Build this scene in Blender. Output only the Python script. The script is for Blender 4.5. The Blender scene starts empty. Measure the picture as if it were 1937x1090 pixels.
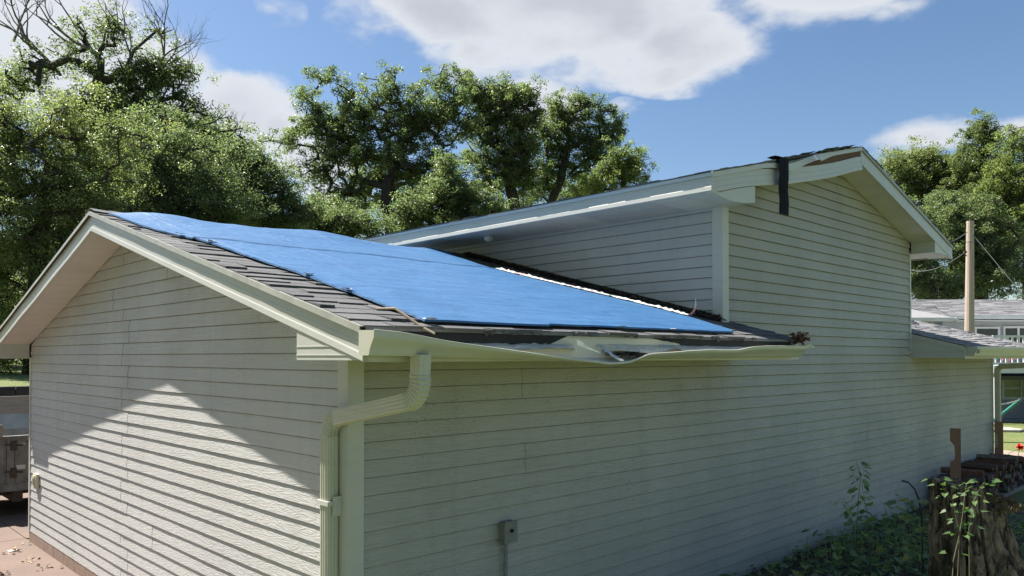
import bpy, math, random
import numpy as np
from mathutils import Vector, noise as mnoise
R = math.radians
rnd = random.Random(7)
scene = bpy.context.scene
col = scene.collection

# ------------------------------------------------------------------ camera, sky, sun, exposure
CAMZ = 2.25
F = 1469.0                      # focal length in photo pixels
cd = bpy.data.cameras.new('camera'); cam = bpy.data.objects.new('camera', cd); col.objects.link(cam)
cam.location = (0, 0, CAMZ)
cd.sensor_width = 36; cd.lens = 36 * F / 1937.0
cd.clip_start = .05; cd.clip_end = 3000
PITCH = .8
cam.rotation_euler = (R(90 + PITCH), 0, 0)
cd.shift_y = (675 - math.tan(R(PITCH)) * F - 545) / 1937.0
scene.camera = cam

SUN = Vector((-.852, .4076, 1.3)).normalized()
sd = bpy.data.lights.new('sun', 'SUN'); so = bpy.data.objects.new('sun', sd); col.objects.link(so)
sd.energy = 5.0; sd.angle = R(.55); sd.color = (1.0, .955, .88)
so.rotation_euler = (-SUN).to_track_quat('-Z', 'Y').to_euler()
so.location = SUN * 60

def dirpx(px, py):
    return Vector(((px - 968) / F, 1, (675 - py) / F)).normalized()

world = bpy.data.worlds.new('World'); scene.world = world; world.use_nodes = True
nt = world.node_tree; nt.nodes.clear()
def N(t, **kw):
    n = nt.nodes.new(t)
    for k, v in kw.items(): setattr(n, k, v)
    return n
def L(a, b): nt.links.new(a, b)
def M(op, a, b=None, clamp=False):
    n = N('ShaderNodeMath', operation=op); n.use_clamp = clamp
    for i, x in enumerate((a, b)):
        if x is None: continue
        if isinstance(x, (int, float)): n.inputs[i].default_value = x
        else: L(x, n.inputs[i])
    return n.outputs[0]
def ramp01(x, lo, hi):
    n = N('ShaderNodeMapRange'); n.interpolation_type = 'SMOOTHSTEP'
    n.inputs[1].default_value = lo; n.inputs[2].default_value = hi
    L(x, n.inputs[0]); return n.outputs[0]
sky = N('ShaderNodeTexSky'); sky.sky_type = 'NISHITA'; sky.sun_disc = False
sky.sun_elevation = math.asin(SUN.z); sky.sun_rotation = math.atan2(SUN.x, SUN.y)
sky.air_density = 1.0; sky.dust_density = .9; sky.ozone_density = 1.6; sky.altitude = 200
bgs = N('ShaderNodeBackground'); bgs.inputs[1].default_value = .0585
hsv = N('ShaderNodeHueSaturation'); hsv.inputs['Saturation'].default_value = 1.12
L(sky.outputs[0], hsv.inputs['Color']); L(hsv.outputs[0], bgs.inputs[0])
tc = N('ShaderNodeTexCoord')
gen = tc.outputs['Generated']
# cloud cover: soft ellipsoids of direction, broken up by fractal noise
n1 = N('ShaderNodeTexNoise'); n1.inputs['Scale'].default_value = 5.5; n1.inputs['Detail'].default_value = 9; n1.inputs['Roughness'].default_value = .58
mp = N('ShaderNodeMapping'); mp.inputs['Scale'].default_value = (1, 1, 1.9); L(gen, mp.inputs[0]); L(mp.outputs[0], n1.inputs['Vector'])
n2 = N('ShaderNodeTexNoise'); n2.inputs['Scale'].default_value = 16; n2.inputs['Detail'].default_value = 6
L(mp.outputs[0], n2.inputs['Vector'])
clouds = [  # px, py, half-width px, half-height px, weight
    (1080, 20, 370, 110, 1.0), (1290, 70, 170, 85, .85), (830, 20, 150, 105, .85), (1270, 130, 70, 45, .6), (900, 90, 140, 60, .7), (1560, -10, 260, 55, .85),
    (1250, -190, 500, 150, .7), (1700, 5, 140, 45, .45),
    (30, 60, 330, 190, 1.0), (250, 140, 200, 110, .9), (440, 205, 120, 75, 1.0), (520, 240, 80, 55, .8), (590, 300, 90, 50, .75), (620, 370, 80, 40, .6),
    (500, 10, 70, 42, .42), (515, 40, 30, 30, .3), (1180, 195, 30, 14, .25),
    (1770, 262, 130, 42, .62), (1925, 238, 100, 40, .55), (1200, 205, 30, 18, .2),
    (1000, 200, 100, 60, .8), (-300, -250, 500, 200, .9), (2400, 60, 300, 120, .8)]
acc = None
for (px, py, rx, rz, w) in clouds:
    c = dirpx(px, py)
    k = 1 / math.sqrt(1 + ((px - 968) / F) ** 2)
    sub = N('ShaderNodeVectorMath', operation='SUBTRACT'); L(gen, sub.inputs[0]); sub.inputs[1].default_value = c
    mul = N('ShaderNodeVectorMath', operation='MULTIPLY'); L(sub.outputs[0], mul.inputs[0])
    mul.inputs[1].default_value = (F / rx / k ** 1.6, F / max(rx, 60), F / rz / k)
    ln = N('ShaderNodeVectorMath', operation='LENGTH'); L(mul.outputs[0], ln.inputs[0])
    a = M('MULTIPLY', M('SUBTRACT', 1.25, ln.outputs['Value'], clamp=False), w)
    a = M('MAXIMUM', a, 0.0)
    acc = a if acc is None else M('MAXIMUM', acc, a)
field = M('ADD', M('MULTIPLY', acc, 1.0), M('MULTIPLY', M('SUBTRACT', n1.outputs[0], .5), 1.9))
field = M('ADD', field, M('MULTIPLY', M('SUBTRACT', n2.outputs[0], .5), .62))
field = M('MULTIPLY', field, ramp01(acc, .0, .12))
cover = ramp01(field, .15, .62)
thick = ramp01(field, .45, 1.15)
mixc = N('ShaderNodeMixRGB'); mixc.inputs[1].default_value = (.92, .95, 1, 1); mixc.inputs[2].default_value = (.68, .71, .77, 1)
n3 = N('ShaderNodeTexNoise'); n3.inputs['Scale'].default_value = 7; n3.inputs['Detail'].default_value = 4
L(mp.outputs[0], n3.inputs['Vector'])
sx_ = N('ShaderNodeSeparateXYZ'); L(gen, sx_.inputs[0])
L(M('MULTIPLY', M('MULTIPLY', thick, ramp01(n3.outputs[0], .3, .62)), ramp01(sx_.outputs[0], -.52, -.12)), mixc.inputs[0])
bgc = N('ShaderNodeBackground'); bgc.inputs[1].default_value = .355; L(mixc.outputs[0], bgc.inputs[0])
mx = N('ShaderNodeMixShader'); L(M('MULTIPLY', cover, .93), mx.inputs[0]); L(bgs.outputs[0], mx.inputs[1]); L(bgc.outputs[0], mx.inputs[2])
out = N('ShaderNodeOutputWorld'); L(mx.outputs[0], out.inputs[0])

vs = scene.view_settings; vs.view_transform = 'Standard'; vs.look = 'None'; vs.exposure = 1.3; vs.gamma = 1
scene.cycles.max_bounces = 6; scene.cycles.transparent_max_bounces = 4

# ------------------------------------------------------------------ helpers
ANG = R(43.99)
CU = Vector((math.cos(ANG), math.sin(ANG), 0)); CV = Vector((-math.sin(ANG), math.cos(ANG), 0)); CC = Vector((-.912, 4.35, 0))
def W(u, v, z):                                    # house frame -> world
    p = CC + CU * u + CV * v; return (p.x, p.y, z)
def pw(px, py, d):                                 # a direction of the photo at depth d -> world
    return Vector(((px - 968) / F * d, d, CAMZ + (675 - py) / F * d))

class MB:
    def __init__(s): s.v = []; s.f = []; s.c = []
    def add(s, pts, faces, var=.5):
        b = len(s.v); s.v += [tuple(p) for p in pts]; s.c += [var] * len(pts)
        s.f += [tuple(b + i for i in f) for f in faces]
    def quad(s, a, b, c, d, var=.5): s.add([a, b, c, d], [(0, 1, 2, 3)], var)
    def poly(s, pts, var=.5): s.add(pts, [tuple(range(len(pts)))], var)
    def hexa(s, p, var=.5):                       # p: 4 bottom, 4 top
        s.add(p, [(3, 2, 1, 0), (4, 5, 6, 7), (0, 1, 5, 4), (1, 2, 6, 5), (2, 3, 7, 6), (3, 0, 4, 7)], var)
    def box(s, x0, x1, y0, y1, z0, z1, f=None, var=.5):
        p = [(x0, y0, z0), (x1, y0, z0), (x1, y1, z0), (x0, y1, z0), (x0, y0, z1), (x1, y0, z1), (x1, y1, z1), (x0, y1, z1)]
        if f: p = [f(*q) for q in p]
        s.hexa(p, var)
    def prism(s, poly, vec, var=.5):              # polygon extruded along vec
        n = len(poly); q = [tuple(Vector(p) + Vector(vec)) for p in poly]
        s.add(list(poly) + q, [tuple(range(n))[::-1], tuple(range(n, 2 * n))] + [(i, (i + 1) % n, n + (i + 1) % n, n + i) for i in range(n)], var)
    def grid(s, rows, var=.5):                    # rows of equal length
        n = len(rows[0]); pts = [p for r in rows for p in r]
        fs = [(i * n + j, i * n + j + 1, (i + 1) * n + j + 1, (i + 1) * n + j) for i in range(len(rows) - 1) for j in range(n - 1)]
        s.add(pts, fs, var)
    def tube(s, path, rad, sides=6, var=.5, cap=True):
        path = [Vector(p) for p in path]
        if not hasattr(rad, '__len__'): rad = [rad] * len(path)
        rows = []; up = None
        for i, p in enumerate(path):
            t = (path[min(i + 1, len(path) - 1)] - path[max(i - 1, 0)])
            if t.length < 1e-9: t = Vector((0, 0, 1))
            t.normalize()
            if up is None: up = Vector((1, 0, 0)) if abs(t.x) < .8 else Vector((0, 1, 0))
            a = (up - t * up.dot(t)); a.normalize(); up = a; b = t.cross(a)
            rows.append([tuple(p + (a * math.cos(k * 2 * math.pi / sides) + b * math.sin(k * 2 * math.pi / sides)) * rad[i]) for k in range(sides)])
        s.loft(rows, var, cap)
    def loft(s, rows, var=.5, cap=True):          # closed rings
        n = len(rows[0]); pts = [p for r in rows for p in r]
        fs = [(i * n + j, i * n + (j + 1) % n, (i + 1) * n + (j + 1) % n, (i + 1) * n + j) for i in range(len(rows) - 1) for j in range(n)]
        if cap: fs += [tuple(range(n))[::-1], tuple((len(rows) - 1) * n + j for j in range(n))]
        s.add(pts, fs, var)
    def build(s, name, mat, parent=None, origin=None, smooth=False, world=False):
        me = bpy.data.meshes.new(name)
        vv = np.array(s.v, dtype=np.float64).reshape(-1, 3)
        if origin is not None: vv = vv - np.array(origin)
        elif world and parent is not None: vv = vv - np.array(parent.location)
        me.from_pydata(vv.tolist(), [], s.f)
        at = me.attributes.new('var', 'FLOAT', 'POINT'); at.data.foreach_set('value', np.array(s.c, dtype=np.float32))
        if smooth: me.polygons.foreach_set('use_smooth', [True] * len(me.polygons))
        me.materials.append(mat); me.update()
        o = bpy.data.objects.new(name, me); col.objects.link(o)
        if parent is not None: o.parent = parent
        if origin is not None: o.location = origin
        return o
def empty(name, loc, label=None, cat=None, group=None, rz=0):
    o = bpy.data.objects.new(name, None); col.objects.link(o); o.location = loc; o.rotation_euler = (0, 0, rz); o.empty_display_size = .2
    return tag(o, label, cat, group)
def tag(o, label=None, cat=None, group=None, kind=None):
    if label: o['label'] = label
    if cat: o['category'] = cat
    if group: o['group'] = group
    if kind: o['kind'] = kind
    return o
def nz(x, y=0., z=0.): return mnoise.noise(Vector((x, y, z)))

# ------------------------------------------------------------------ materials
class MT:                                          # small node-building helper
    def __init__(s, name):
        s.m = bpy.data.materials.new(name); s.m.use_nodes = True; s.nt = s.m.node_tree
        s.b = s.nt.nodes['Principled BSDF']; s.o = s.nt.nodes['Material Output']
        s.tc = s.n('ShaderNodeTexCoord').outputs['Object']
    def n(s, t, **kw):
        x = s.nt.nodes.new(t)
        for k, v in kw.items(): setattr(x, k, v)
        return x
    def l(s, a, b): s.nt.links.new(a, b)
    def mapping(s, sc=(1, 1, 1), rot=(0, 0, 0), src=None):
        m = s.n('ShaderNodeMapping'); m.inputs['Scale'].default_value = sc; m.inputs['Rotation'].default_value = rot
        s.l(src or s.tc, m.inputs[0]); return m.outputs[0]
    def noise(s, scale, detail=4, rough=.55, vec=None, dist=0):
        x = s.n('ShaderNodeTexNoise'); x.inputs['Scale'].default_value = scale; x.inputs['Detail'].default_value = detail
        x.inputs['Roughness'].default_value = rough; x.inputs['Distortion'].default_value = dist
        s.l(vec or s.tc, x.inputs['Vector']); return x.outputs[0]
    def math(s, op, a, b=None, c=None, clamp=False):
        x = s.n('ShaderNodeMath', operation=op); x.use_clamp = clamp
        for i, q in enumerate((a, b, c)):
            if q is None: continue
            if isinstance(q, (int, float)): x.inputs[i].default_value = q
            else: s.l(q, x.inputs[i])
        return x.outputs[0]
    def ramp(s, x, lo, hi, a=0., b=1.):
        m = s.n('ShaderNodeMapRange'); m.inputs[1].default_value = lo; m.inputs[2].default_value = hi
        m.inputs[3].default_value = a; m.inputs[4].default_value = b; s.l(x, m.inputs[0]); return m.outputs[0]
    def mix(s, fac, a, b, mode='MIX'):
        m = s.n('ShaderNodeMixRGB', blend_type=mode)
        for i, q in enumerate((fac, a, b)):
            if isinstance(q, (int, float)): m.inputs[i].default_value = q if i == 0 else (q, q, q, 1)
            elif isinstance(q, tuple): m.inputs[i].default_value = (*q, 1) if len(q) == 3 else q
            else: s.l(q, m.inputs[i])
        return m.outputs[0]
    def attr(s, name='var'):
        a = s.n('ShaderNodeAttribute'); a.attribute_name = name; return a.outputs['Fac']
    def bump(s, h, strength=.3, dist=.01):
        b = s.n('ShaderNodeBump'); b.inputs['Strength'].default_value = strength; b.inputs['Distance'].default_value = dist
        s.l(h, b.inputs['Height']); s.l(b.outputs[0], s.b.inputs['Normal']); return b
    def col(s, c):
        if isinstance(c, tuple): s.b.inputs['Base Color'].default_value = (*c, 1)
        else: s.l(c, s.b.inputs['Base Color'])
    def rough(s, r):
        if isinstance(r, (int, float)): s.b.inputs['Roughness'].default_value = r
        else: s.l(r, s.b.inputs['Roughness'])

def simple(name, c, rough=.6, c2=None, scale=6., stretch=(1, 1, 1), bump=0., bscale=60., metal=0., lo=.35, hi=.7, spec=.5):
    t = MT(name)
    vec = t.mapping(stretch)
    n = t.noise(scale, 6, .6, vec)
    c2 = c2 or tuple(x * .72 for x in c)
    t.col(t.mix(t.ramp(n, lo, hi), c, c2)); t.rough(rough)
    t.b.inputs['Metallic'].default_value = metal; t.b.inputs['Specular IOR Level'].default_value = spec
    if bump: t.bump(t.noise(bscale, 4, .6, vec), bump, .01)
    return t.m

H = .1016; Z0 = .14                                # siding exposure and first course
def siding_mat(name, along, c, c2):
    t = MT(name)
    sep = t.n('ShaderNodeSeparateXYZ'); t.l(t.tc, sep.inputs[0])
    a = sep.outputs[along]; z = sep.outputs[2]
    k = t.math('FLOOR', t.math('DIVIDE', t.math('SUBTRACT', z, Z0), H))
    comb = t.n('ShaderNodeCombineXYZ')
    t.l(t.math('ADD', t.math('MULTIPLY', a, 1.7), t.math('MULTIPLY', k, 3.713)), comb.inputs[0])
    t.l(t.math('MULTIPLY', z, 17.), comb.inputs[2]); t.l(k, comb.inputs[1])
    g = t.noise(1.6, 3, .5, comb.outputs[0], .25)
    ring = t.math('PINGPONG', t.math('MULTIPLY', g, 17.), 1.)
    fine = t.noise(1, 3, .6, t.mapping((14 if along == 0 else 260, 260 if along == 0 else 14, 260)))
    hgt = t.math('ADD', t.math('POWER', ring, 2.2), t.math('MULTIPLY', fine, .35))
    t.bump(hgt, .5, .003)
    big = t.noise(.9, 5, .6); sp = t.noise(42, 3, .6)
    stk = t.noise(1, 4, .6, t.mapping((6, 6, 1.1)))
    cc = t.mix(t.ramp(big, .35, .7), c, c2)
    cc = t.mix(t.ramp(stk, .52, .8, 0, .28), cc, tuple(x * .62 for x in c))
    cc = t.mix(t.ramp(sp, .70, .76, 0, .42), cc, (.10, .095, .08))
    pm = t.ramp(t.noise(1.3, 2), .52, .62); sp2 = t.noise(85, 2, .5)
    cc = t.mix(t.math('MULTIPLY', pm, t.ramp(sp2, .66, .70, 0, .8)), cc, (.05, .05, .04))     # scuffs and fly specks in patches
    dr_ = t.noise(1, 5, .7, t.mapping((11, 11, .9))); cc = t.mix(t.ramp(dr_, .56, .78, 0, .30), cc, tuple(x * .55 for x in c))
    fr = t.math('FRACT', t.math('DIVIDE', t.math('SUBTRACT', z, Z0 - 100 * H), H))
    lap_shade = t.math('ADD', t.ramp(fr, .84, .96), t.math('MULTIPLY', t.noise(6, 4, .7), .5))
    cc = t.mix(t.ramp(lap_shade, .85, 1.2, 0, .68), cc, (.075, .075, .06))            # shadow under each lap, painted into the colour
    t.col(cc); t.rough(t.ramp(big, .3, .7, .42, .58)); t.b.inputs['Specular IOR Level'].default_value = .45
    return t.m
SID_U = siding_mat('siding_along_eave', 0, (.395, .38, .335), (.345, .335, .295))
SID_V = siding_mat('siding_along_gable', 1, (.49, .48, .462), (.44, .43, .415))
def trim_mat(name, c):
    t = MT(name)
    st = t.noise(1, 5, .65, t.mapping((3, 3, 22))); bg = t.noise(2.2, 4); sp = t.noise(70, 2)
    cc = t.mix(t.ramp(bg, .4, .75, 0, .5), c, tuple(x * .86 for x in c))
    cc = t.mix(t.ramp(st, .55, .85, 0, .4), cc, (.30, .29, .24))
    cc = t.mix(t.ramp(sp, .73, .78, 0, .6), cc, (.12, .11, .09))
    t.col(cc); t.rough(.38); t.bump(t.noise(9, 3), .12, .01)
    return t.m
TRIM = trim_mat('almond_trim', (.51, .505, .465))
GUT = trim_mat('gutter_enamel', (.52, .51, .42))
SOF = trim_mat('soffit_vinyl', (.58, .555, .52))
DRIP = simple('drip_edge_metal', (.34, .34, .29), .4, (.26, .26, .22), 9)
CORE = simple('dark_sheathing', (.06, .055, .05), .9)
WOODB = simple('bare_board', (.17, .09, .05), .8, (.09, .05, .03), 3, (2, 2, 30), .3)
DIRT = simple('gutter_dirt', (.30, .29, .26), .7, (.10, .095, .085), 5, (1, 1, 3), .3)
FOUND = simple('block_foundation', (.30, .20, .15), .95, (.20, .14, .11), 9, bump=.6, bscale=70)

def shingle_mat(name, c, c2):
    t = MT(name)
    v = t.attr(); g = t.noise(130, 3, .75); g2 = t.noise(3.5, 5, .6)
    cc = t.mix(v, c, c2)
    cc = t.mix(t.ramp(g2, .5, .75, 0, .35), cc, (.10, .095, .085))
    cc = t.mix(t.ramp(g, .55, .7, 0, .75), cc, tuple(min(1, x * 2.3) for x in c2))
    cc = t.mix(t.ramp(g, .44, .3, 0, .7), cc, (.012, .012, .013))
    t.col(cc); t.rough(.9); t.bump(g, .5, .003)
    return t.m
SHIN = shingle_mat('charcoal_shingle', (.062, .062, .065), (.120, .120, .122))
SHIN2 = shingle_mat('weathered_grey_shingle', (.17, .17, .18), (.30, .29, .29))
BLACK = simple('gap_shade_black', (.012, .012, .013), .8)

# ------------------------------------------------------------------ ground
def sstep(a, b, x):
    x = min(1, max(0, (x - a) / (b - a))); return x * x * (3 - 2 * x)
def hv(x, y):
    d = Vector((x, y, 0)) - CC; return d.dot(CU), d.dot(CV)
def ground_z(x, y):
    u, v = hv(x, y)
    right = .20 * sstep(-1.5, 3.0, u) * (1 if v < 0 else 1 - sstep(0, .6, v) * (1 if u < 12.4 else 0))
    terr = 0
    # raised lawn terrace far behind on the left
    if v > 13.0 and u < 30: terr = 1.66 * sstep(13.02, 13.5, v) + .03 * max(0, v - 13.3)
    terr *= 1 - sstep(6, 14, x)
    if terr > 4: terr = 4
    return max(right, terr) + (.02 * nz(x * .6, y * .6) if u > 1 or terr > 0 or v < -1 else 0)
t = MT('lawn_grass')
a = t.noise(.7, 5); b = t.noise(60, 4, .7); c = t.noise(5, 5, .65)
cc = t.mix(t.ramp(b, .3, .7), (.090, .135, .030), (.235, .275, .080))
cc = t.mix(t.ramp(a, .45, .7, 0, .6), cc, (.24, .23, .08))
cc = t.mix(t.ramp(c, .62, .78, 0, .6), cc, (.10, .075, .045))
t.col(cc); t.rough(.9); t.bump(b, .9, .05); LAWN = t.m
def sheet(name, xs, ys, mat, zf, dz=0.):
    m = MB(); m.grid([[(x, y, zf(x, y) + dz) for x in xs] for y in ys][::-1])
    return m.build(name, mat, smooth=True)
def axis(*segs):
    o = []
    for a, b, n in segs: o += list(np.linspace(a, b, n, endpoint=False))
    return o + [segs[-1][1]]
tag(sheet('ground', axis((-900, -60, 12), (-60, -16, 22), (-16, 24, 160), (24, 70, 30), (70, 900, 12)),
          axis((-900, -20, 10), (-20, 0, 20), (0, 34, 150), (34, 90, 40), (90, 1200, 12)), LAWN, ground_z), kind='structure')
# concrete driveway on the gable side and along the far side of the house
t = MT('driveway_concrete')
a = t.noise(1.2, 6); b = t.noise(45, 5, .7); c = t.noise(160, 2)
cc = t.mix(t.ramp(a, .35, .7), (.185, .128, .10), (.14, .10, .082)); cc = t.mix(t.ramp(b, .5, .8, 0, .6), cc, (.09, .07, .055)); cc = t.mix(t.ramp(c, .6, .7, 0, .5), cc, (.26, .21, .18))
t.col(cc); t.rough(.92); t.bump(b, .4, .01); CONC = t.m
m = MB()
for (u0, u1, v0, v1) in ((-6.0, -.012, .6, 3.6), (-6.0, -.012, 3.612, 7.3), (-6.0, -.012, 7.312, 12.7), (-.0, 5, 7.312, 12.7), (5.012, 11, 7.312, 12.7)):
    n = 8
    m.grid([[W(u0 + (u1 - u0) * i / n, v0 + (v1 - v0) * j / n, .012) for i in range(n + 1)] for j in range(n + 1)])
    m.poly([W(u0, v0, .012), W(u0, v1, .012), W(u0, v1, -.02), W(u0, v0, -.02)]); m.poly([W(u1, v0, .012), W(u1, v1, .012), W(u1, v1, -.02), W(u1, v0, -.02)])
    m.poly([W(u0, v0, .012), W(u1, v0, .012), W(u1, v0, -.02), W(u0, v0, -.02)]); m.poly([W(u0, v1, .012), W(u1, v1, .012), W(u1, v1, -.02), W(u0, v1, -.02)])
tag(m.build('driveway', CONC), kind='structure')
# ------------------------------------------------------------------ the house (local frame: x = u along the eave, y = v into the building)
house = empty('house', tuple(CC), 'almond clapboard house with a blue tarp over its low shingle roof and a sagging gutter', 'house', rz=ANG)
GL = 12.38; GW = 7.11; VR = GW / 2; OV = .656; RK = .33; SL = .2625; ZE = 2.405
U0, U1, UR, UO = 3.93, 8.62, 6.275, .695; UZE = 3.78; USL = .2566; VK = .315; UV1 = 8.2
def zr(v): return ZE + SL * ((v if v < VR else GW - v) + OV)
def zu(u): return UZE + USL * ((u if u < UR else 2 * UR - u) - (U0 - UO))
part = lambda mb, n, mt, **k: mb.build(n, mt, house, **k)

# dark core that closes the volume behind the cladding
m = MB()
zc = lambda v: zr(v) - .09
m.prism([(.004, .004, -.3), (.004, GW - .004, -.3), (.004, GW - .004, zc(GW)), (.004, VR, zc(VR)), (.004, .004, zc(0))], (GL - .01, 0, 0))
m.prism([(U0 + .004, .006, 1), (U1 - .004, .006, 1), (U1 - .004, .006, zu(U1) - .1), (UR, .006, zu(UR) - .1), (U0 + .004, .006, zu(U0) - .1)], (0, UV1 - .4, 0))
part(m, 'sheathing', CORE)

def clad(mb, P, k0, k1, rng, seams, seed=0, lipo=.019):
    rr = random.Random(seed)
    for k in range(k0, k1):
        zb = Z0 + k * H; zt = zb + H
        r = rng(zb, zt)
        if not r: continue
        (a0, b0), (a1, b1) = r                      # span at bottom, span at top
        cuts = sorted(s for s in seams(k, rr) if a0 + .1 < s < b0 - .1)
        xs = [a0] + cuts + [b0]
        for i in range(len(xs) - 1):
            s0 = xs[i] + (.0005 if i else 0); s1 = xs[i + 1] - (.0005 if i < len(xs) - 2 else 0)
            off = .0018 if i % 2 else 0
            n = max(1, int((s1 - s0) / .35))
            lip = []; top = []; bk = []
            for j in range(n + 1):
                tb = s0 + (s1 - s0) * j / n
                tt = min(max(tb, a1), b1) if (i == 0 or i == len(xs) - 2 or True) else tb
                w = .0016 * nz(tb * 1.7, k * 3.1, seed) ; wz = .0016 * nz(tb * .9, k * 5.7, seed + 9)
                lip.append(P(tb, lipo + off + w, zb + wz)); top.append(P(tt, .0028 + off + w * .5, zt + .003)); bk.append(P(tb, .001, zb + wz + .0015))
            v = rr.random()
            mb.grid([lip, top], v); mb.grid([bk, lip], v)
def seam_fn(prob, length, lo, hi):
    def f(k, rr):
        out = [c for c in range(0)]
        x = lo + rr.choice((.35, .5, .62, .8)) * length
        while x < hi:
            if rr.random() < prob: out.append(x + rr.uniform(-.1, .1))
            x += length
        return out
    return f
# gable wall: seams cluster where the photo shows them
def gable_seams(k, rr):
    base = [3.62 + (.16 if k % 4 < 2 else 0) + rr.uniform(-.02, .02)]
    if k in (5, 6): base.append(3.0)
    if k in (23, 24): base.append(4.9)
    if k in (25, 26): base = [4.05]
    if k in (27, 28): base = [2.7]
    return base
def rng_g(zb, zt):
    f = lambda z: max(0, (z - (zr(0) - .16)) / SL)
    a, b = f(zb), f(zt)
    if a > VR - .05: return None
    b = min(b, VR)
    return (a + .004, GW - a - .004), (b + .004, GW - b - .004)
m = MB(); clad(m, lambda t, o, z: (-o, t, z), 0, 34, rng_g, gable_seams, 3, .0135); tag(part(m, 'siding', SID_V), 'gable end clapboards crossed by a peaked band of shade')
def rng_r(zb, zt):
    if zb < 2.22: return (.004, GL - .004), (.004, GL - .004)
    f = lambda z: max(0, (z - (zu(U0) - .15)) / USL)
    a, b = f(zb), min(f(zt), (U1 - U0) / 2)
    if a > (U1 - U0) / 2 - .05: return None
    return (U0 + a + .004, U1 - a - .004), (U0 + b + .004, U1 - b - .004)
def wall_seams(k, rr):
    out = []
    if k in (18, 19): out.append(1.35)
    if k in (13, 14): out.append(1.38)
    if k < 21:
        out += [x for x in (2.9 + rr.uniform(-.6, .6), 6.6 + rr.uniform(-.8, .8), 10 + rr.uniform(-.5, .5)) if rr.random() < .1]
    return out
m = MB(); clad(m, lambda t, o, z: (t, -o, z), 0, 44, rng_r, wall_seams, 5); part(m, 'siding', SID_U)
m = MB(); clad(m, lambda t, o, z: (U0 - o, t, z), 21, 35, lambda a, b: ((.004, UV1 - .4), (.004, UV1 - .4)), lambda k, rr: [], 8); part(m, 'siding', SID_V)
# far corner and foundation
m = MB()
u = -.02; i = 0
v = 0.02
while v < GW:
    v1 = min(v + .398, GW); m.box(-.012, .1, v + .002, v1 - .002, -.1, Z0 - .004, var=rnd.random()); v = v1 + .002
m.box(.0, GL, -.012, .1, -.1, Z0 - .004)
part(m, 'foundation', FOUND)

def lboard(mb, u, v, du, dv, z0, z1, w=.085, o=.021):     # corner board, legs along +/-u and +/-v
    mb.prism([(u - du * o, v - dv * o, z0), (u + du * w, v - dv * o, z0), (u + du * w, v - dv * .001, z0), (u - du * .001, v - dv * .001, z0), (u - du * .001, v + dv * w, z0), (u - du * o, v + dv * w, z0)], (0, 0, z1 - z0))
m = MB(); lboard(m, 0, 0, 1, 1, Z0 - .02, 2.236); part(m, 'corner_board', TRIM)
m = MB(); lboard(m, 0, GW, 1, -1, Z0 - .02, 2.236, .03); part(m, 'corner_board', TRIM)
m = MB(); lboard(m, U0, 0, 1, 1, 2.3, 3.62); part(m, 'corner_board', TRIM)
m = MB(); lboard(m, U1, 0, -1, 1, 2.3, 3.62, .025); part(m, 'corner_board', TRIM)
m = MB(); lboard(m, GL, 0, -1, 1, .2, 2.236, .03); part(m, 'corner_board', TRIM)

# fascia boards: a folded metal profile swept under a top line; P(t, out, z)
def fascia(mb, P, ts, zt, hgt, dent=0.):
    prof = [(0, 0), (.004, -.002), (.004, -.38 * hgt), (.0065, -.42 * hgt), (.0065, -.70 * hgt), (.0095, -.76 * hgt), (.0105, -.97 * hgt), (.009, -hgt), (-.02, -hgt), (-.02, -.002)]
    rows = []
    for t in ts:
        d = dent * nz(t * 2.3, hgt * 10, 4)
        rows.append([P(t, o + d, zt(t) + z) for o, z in prof])
    mb.loft(rows)
def drip(mb, P, ts, zt, out=.027, hgt=.03):
    rows = []
    for t in ts:
        w = .003 * nz(t * 3, 1)
        rows.append([P(t, out + w, zt(t) + .002), P(t, out + .003 + w, zt(t) - hgt), P(t, out - .002 + w, zt(t) - hgt), P(t, out - .004 + w, zt(t) - .003), P(t, -.05, zt(t) - .003), P(t, -.05, zt(t) + .002)])
    mb.loft(rows)
lin = lambda a, b, n: [a + (b - a) * i / n for i in range(n + 1)]
Pg = lambda t, o, z: (-RK - o, t, z)
for (a, b) in ((-OV, VR), (VR, GW + OV)):
    m = MB(); fascia(m, Pg, lin(a, b, 24), lambda v: zr(v) - .034, .145, .004); part(m, 'rake_fascia', TRIM)
    m = MB(); drip(m, Pg, lin(a, b, 24), lambda v: zr(v) - .012); part(m, 'drip_edge', DRIP)
# soffits: planks with small gaps
def soffit(mb, P, t0, t1, w0, w1, zf, step=.1, th=.006):
    t = t0
    while t < t1 - .01:
        e = min(t + step, t1)
        a, b = t + .0015, e - .0015
        p = [P(a, w0, zf(a)), P(b, w0, zf(b)), P(b, w1, zf(b)), P(a, w1, zf(a)), P(a, w0, zf(a) + th), P(b, w0, zf(b) + th), P(b, w1, zf(b) + th), P(a, w1, zf(a) + th)]
        mb.hexa(p); t = e
for (a, b) in ((-.02, VR), (VR, GW + .02)):
    m = MB(); soffit(m, lambda t, w, z: (-w, t, z), a, b, .015, RK - .021, lambda v: zr(v) - .172, .2); part(m, 'soffit', SOF)
# horizontal eave soffits of the low roof
m = MB(); soffit(m, lambda t, w, z: (t, -w, z), -RK + .03, 4.06, .016, OV - .02, lambda t: 2.238, .2); part(m, 'soffit', SOF)
m = MB(); soffit(m, lambda t, w, z: (t, -w, z), 8.66, GL + .3, .016, OV - .02, lambda t: 2.238, .2); part(m, 'soffit', SOF)
m = MB(); soffit(m, lambda t, w, z: (t, GW + w, z), -RK + .03, GL, .016, OV - .02, lambda t: 2.238, .2); part(m, 'soffit', SOF)
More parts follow.
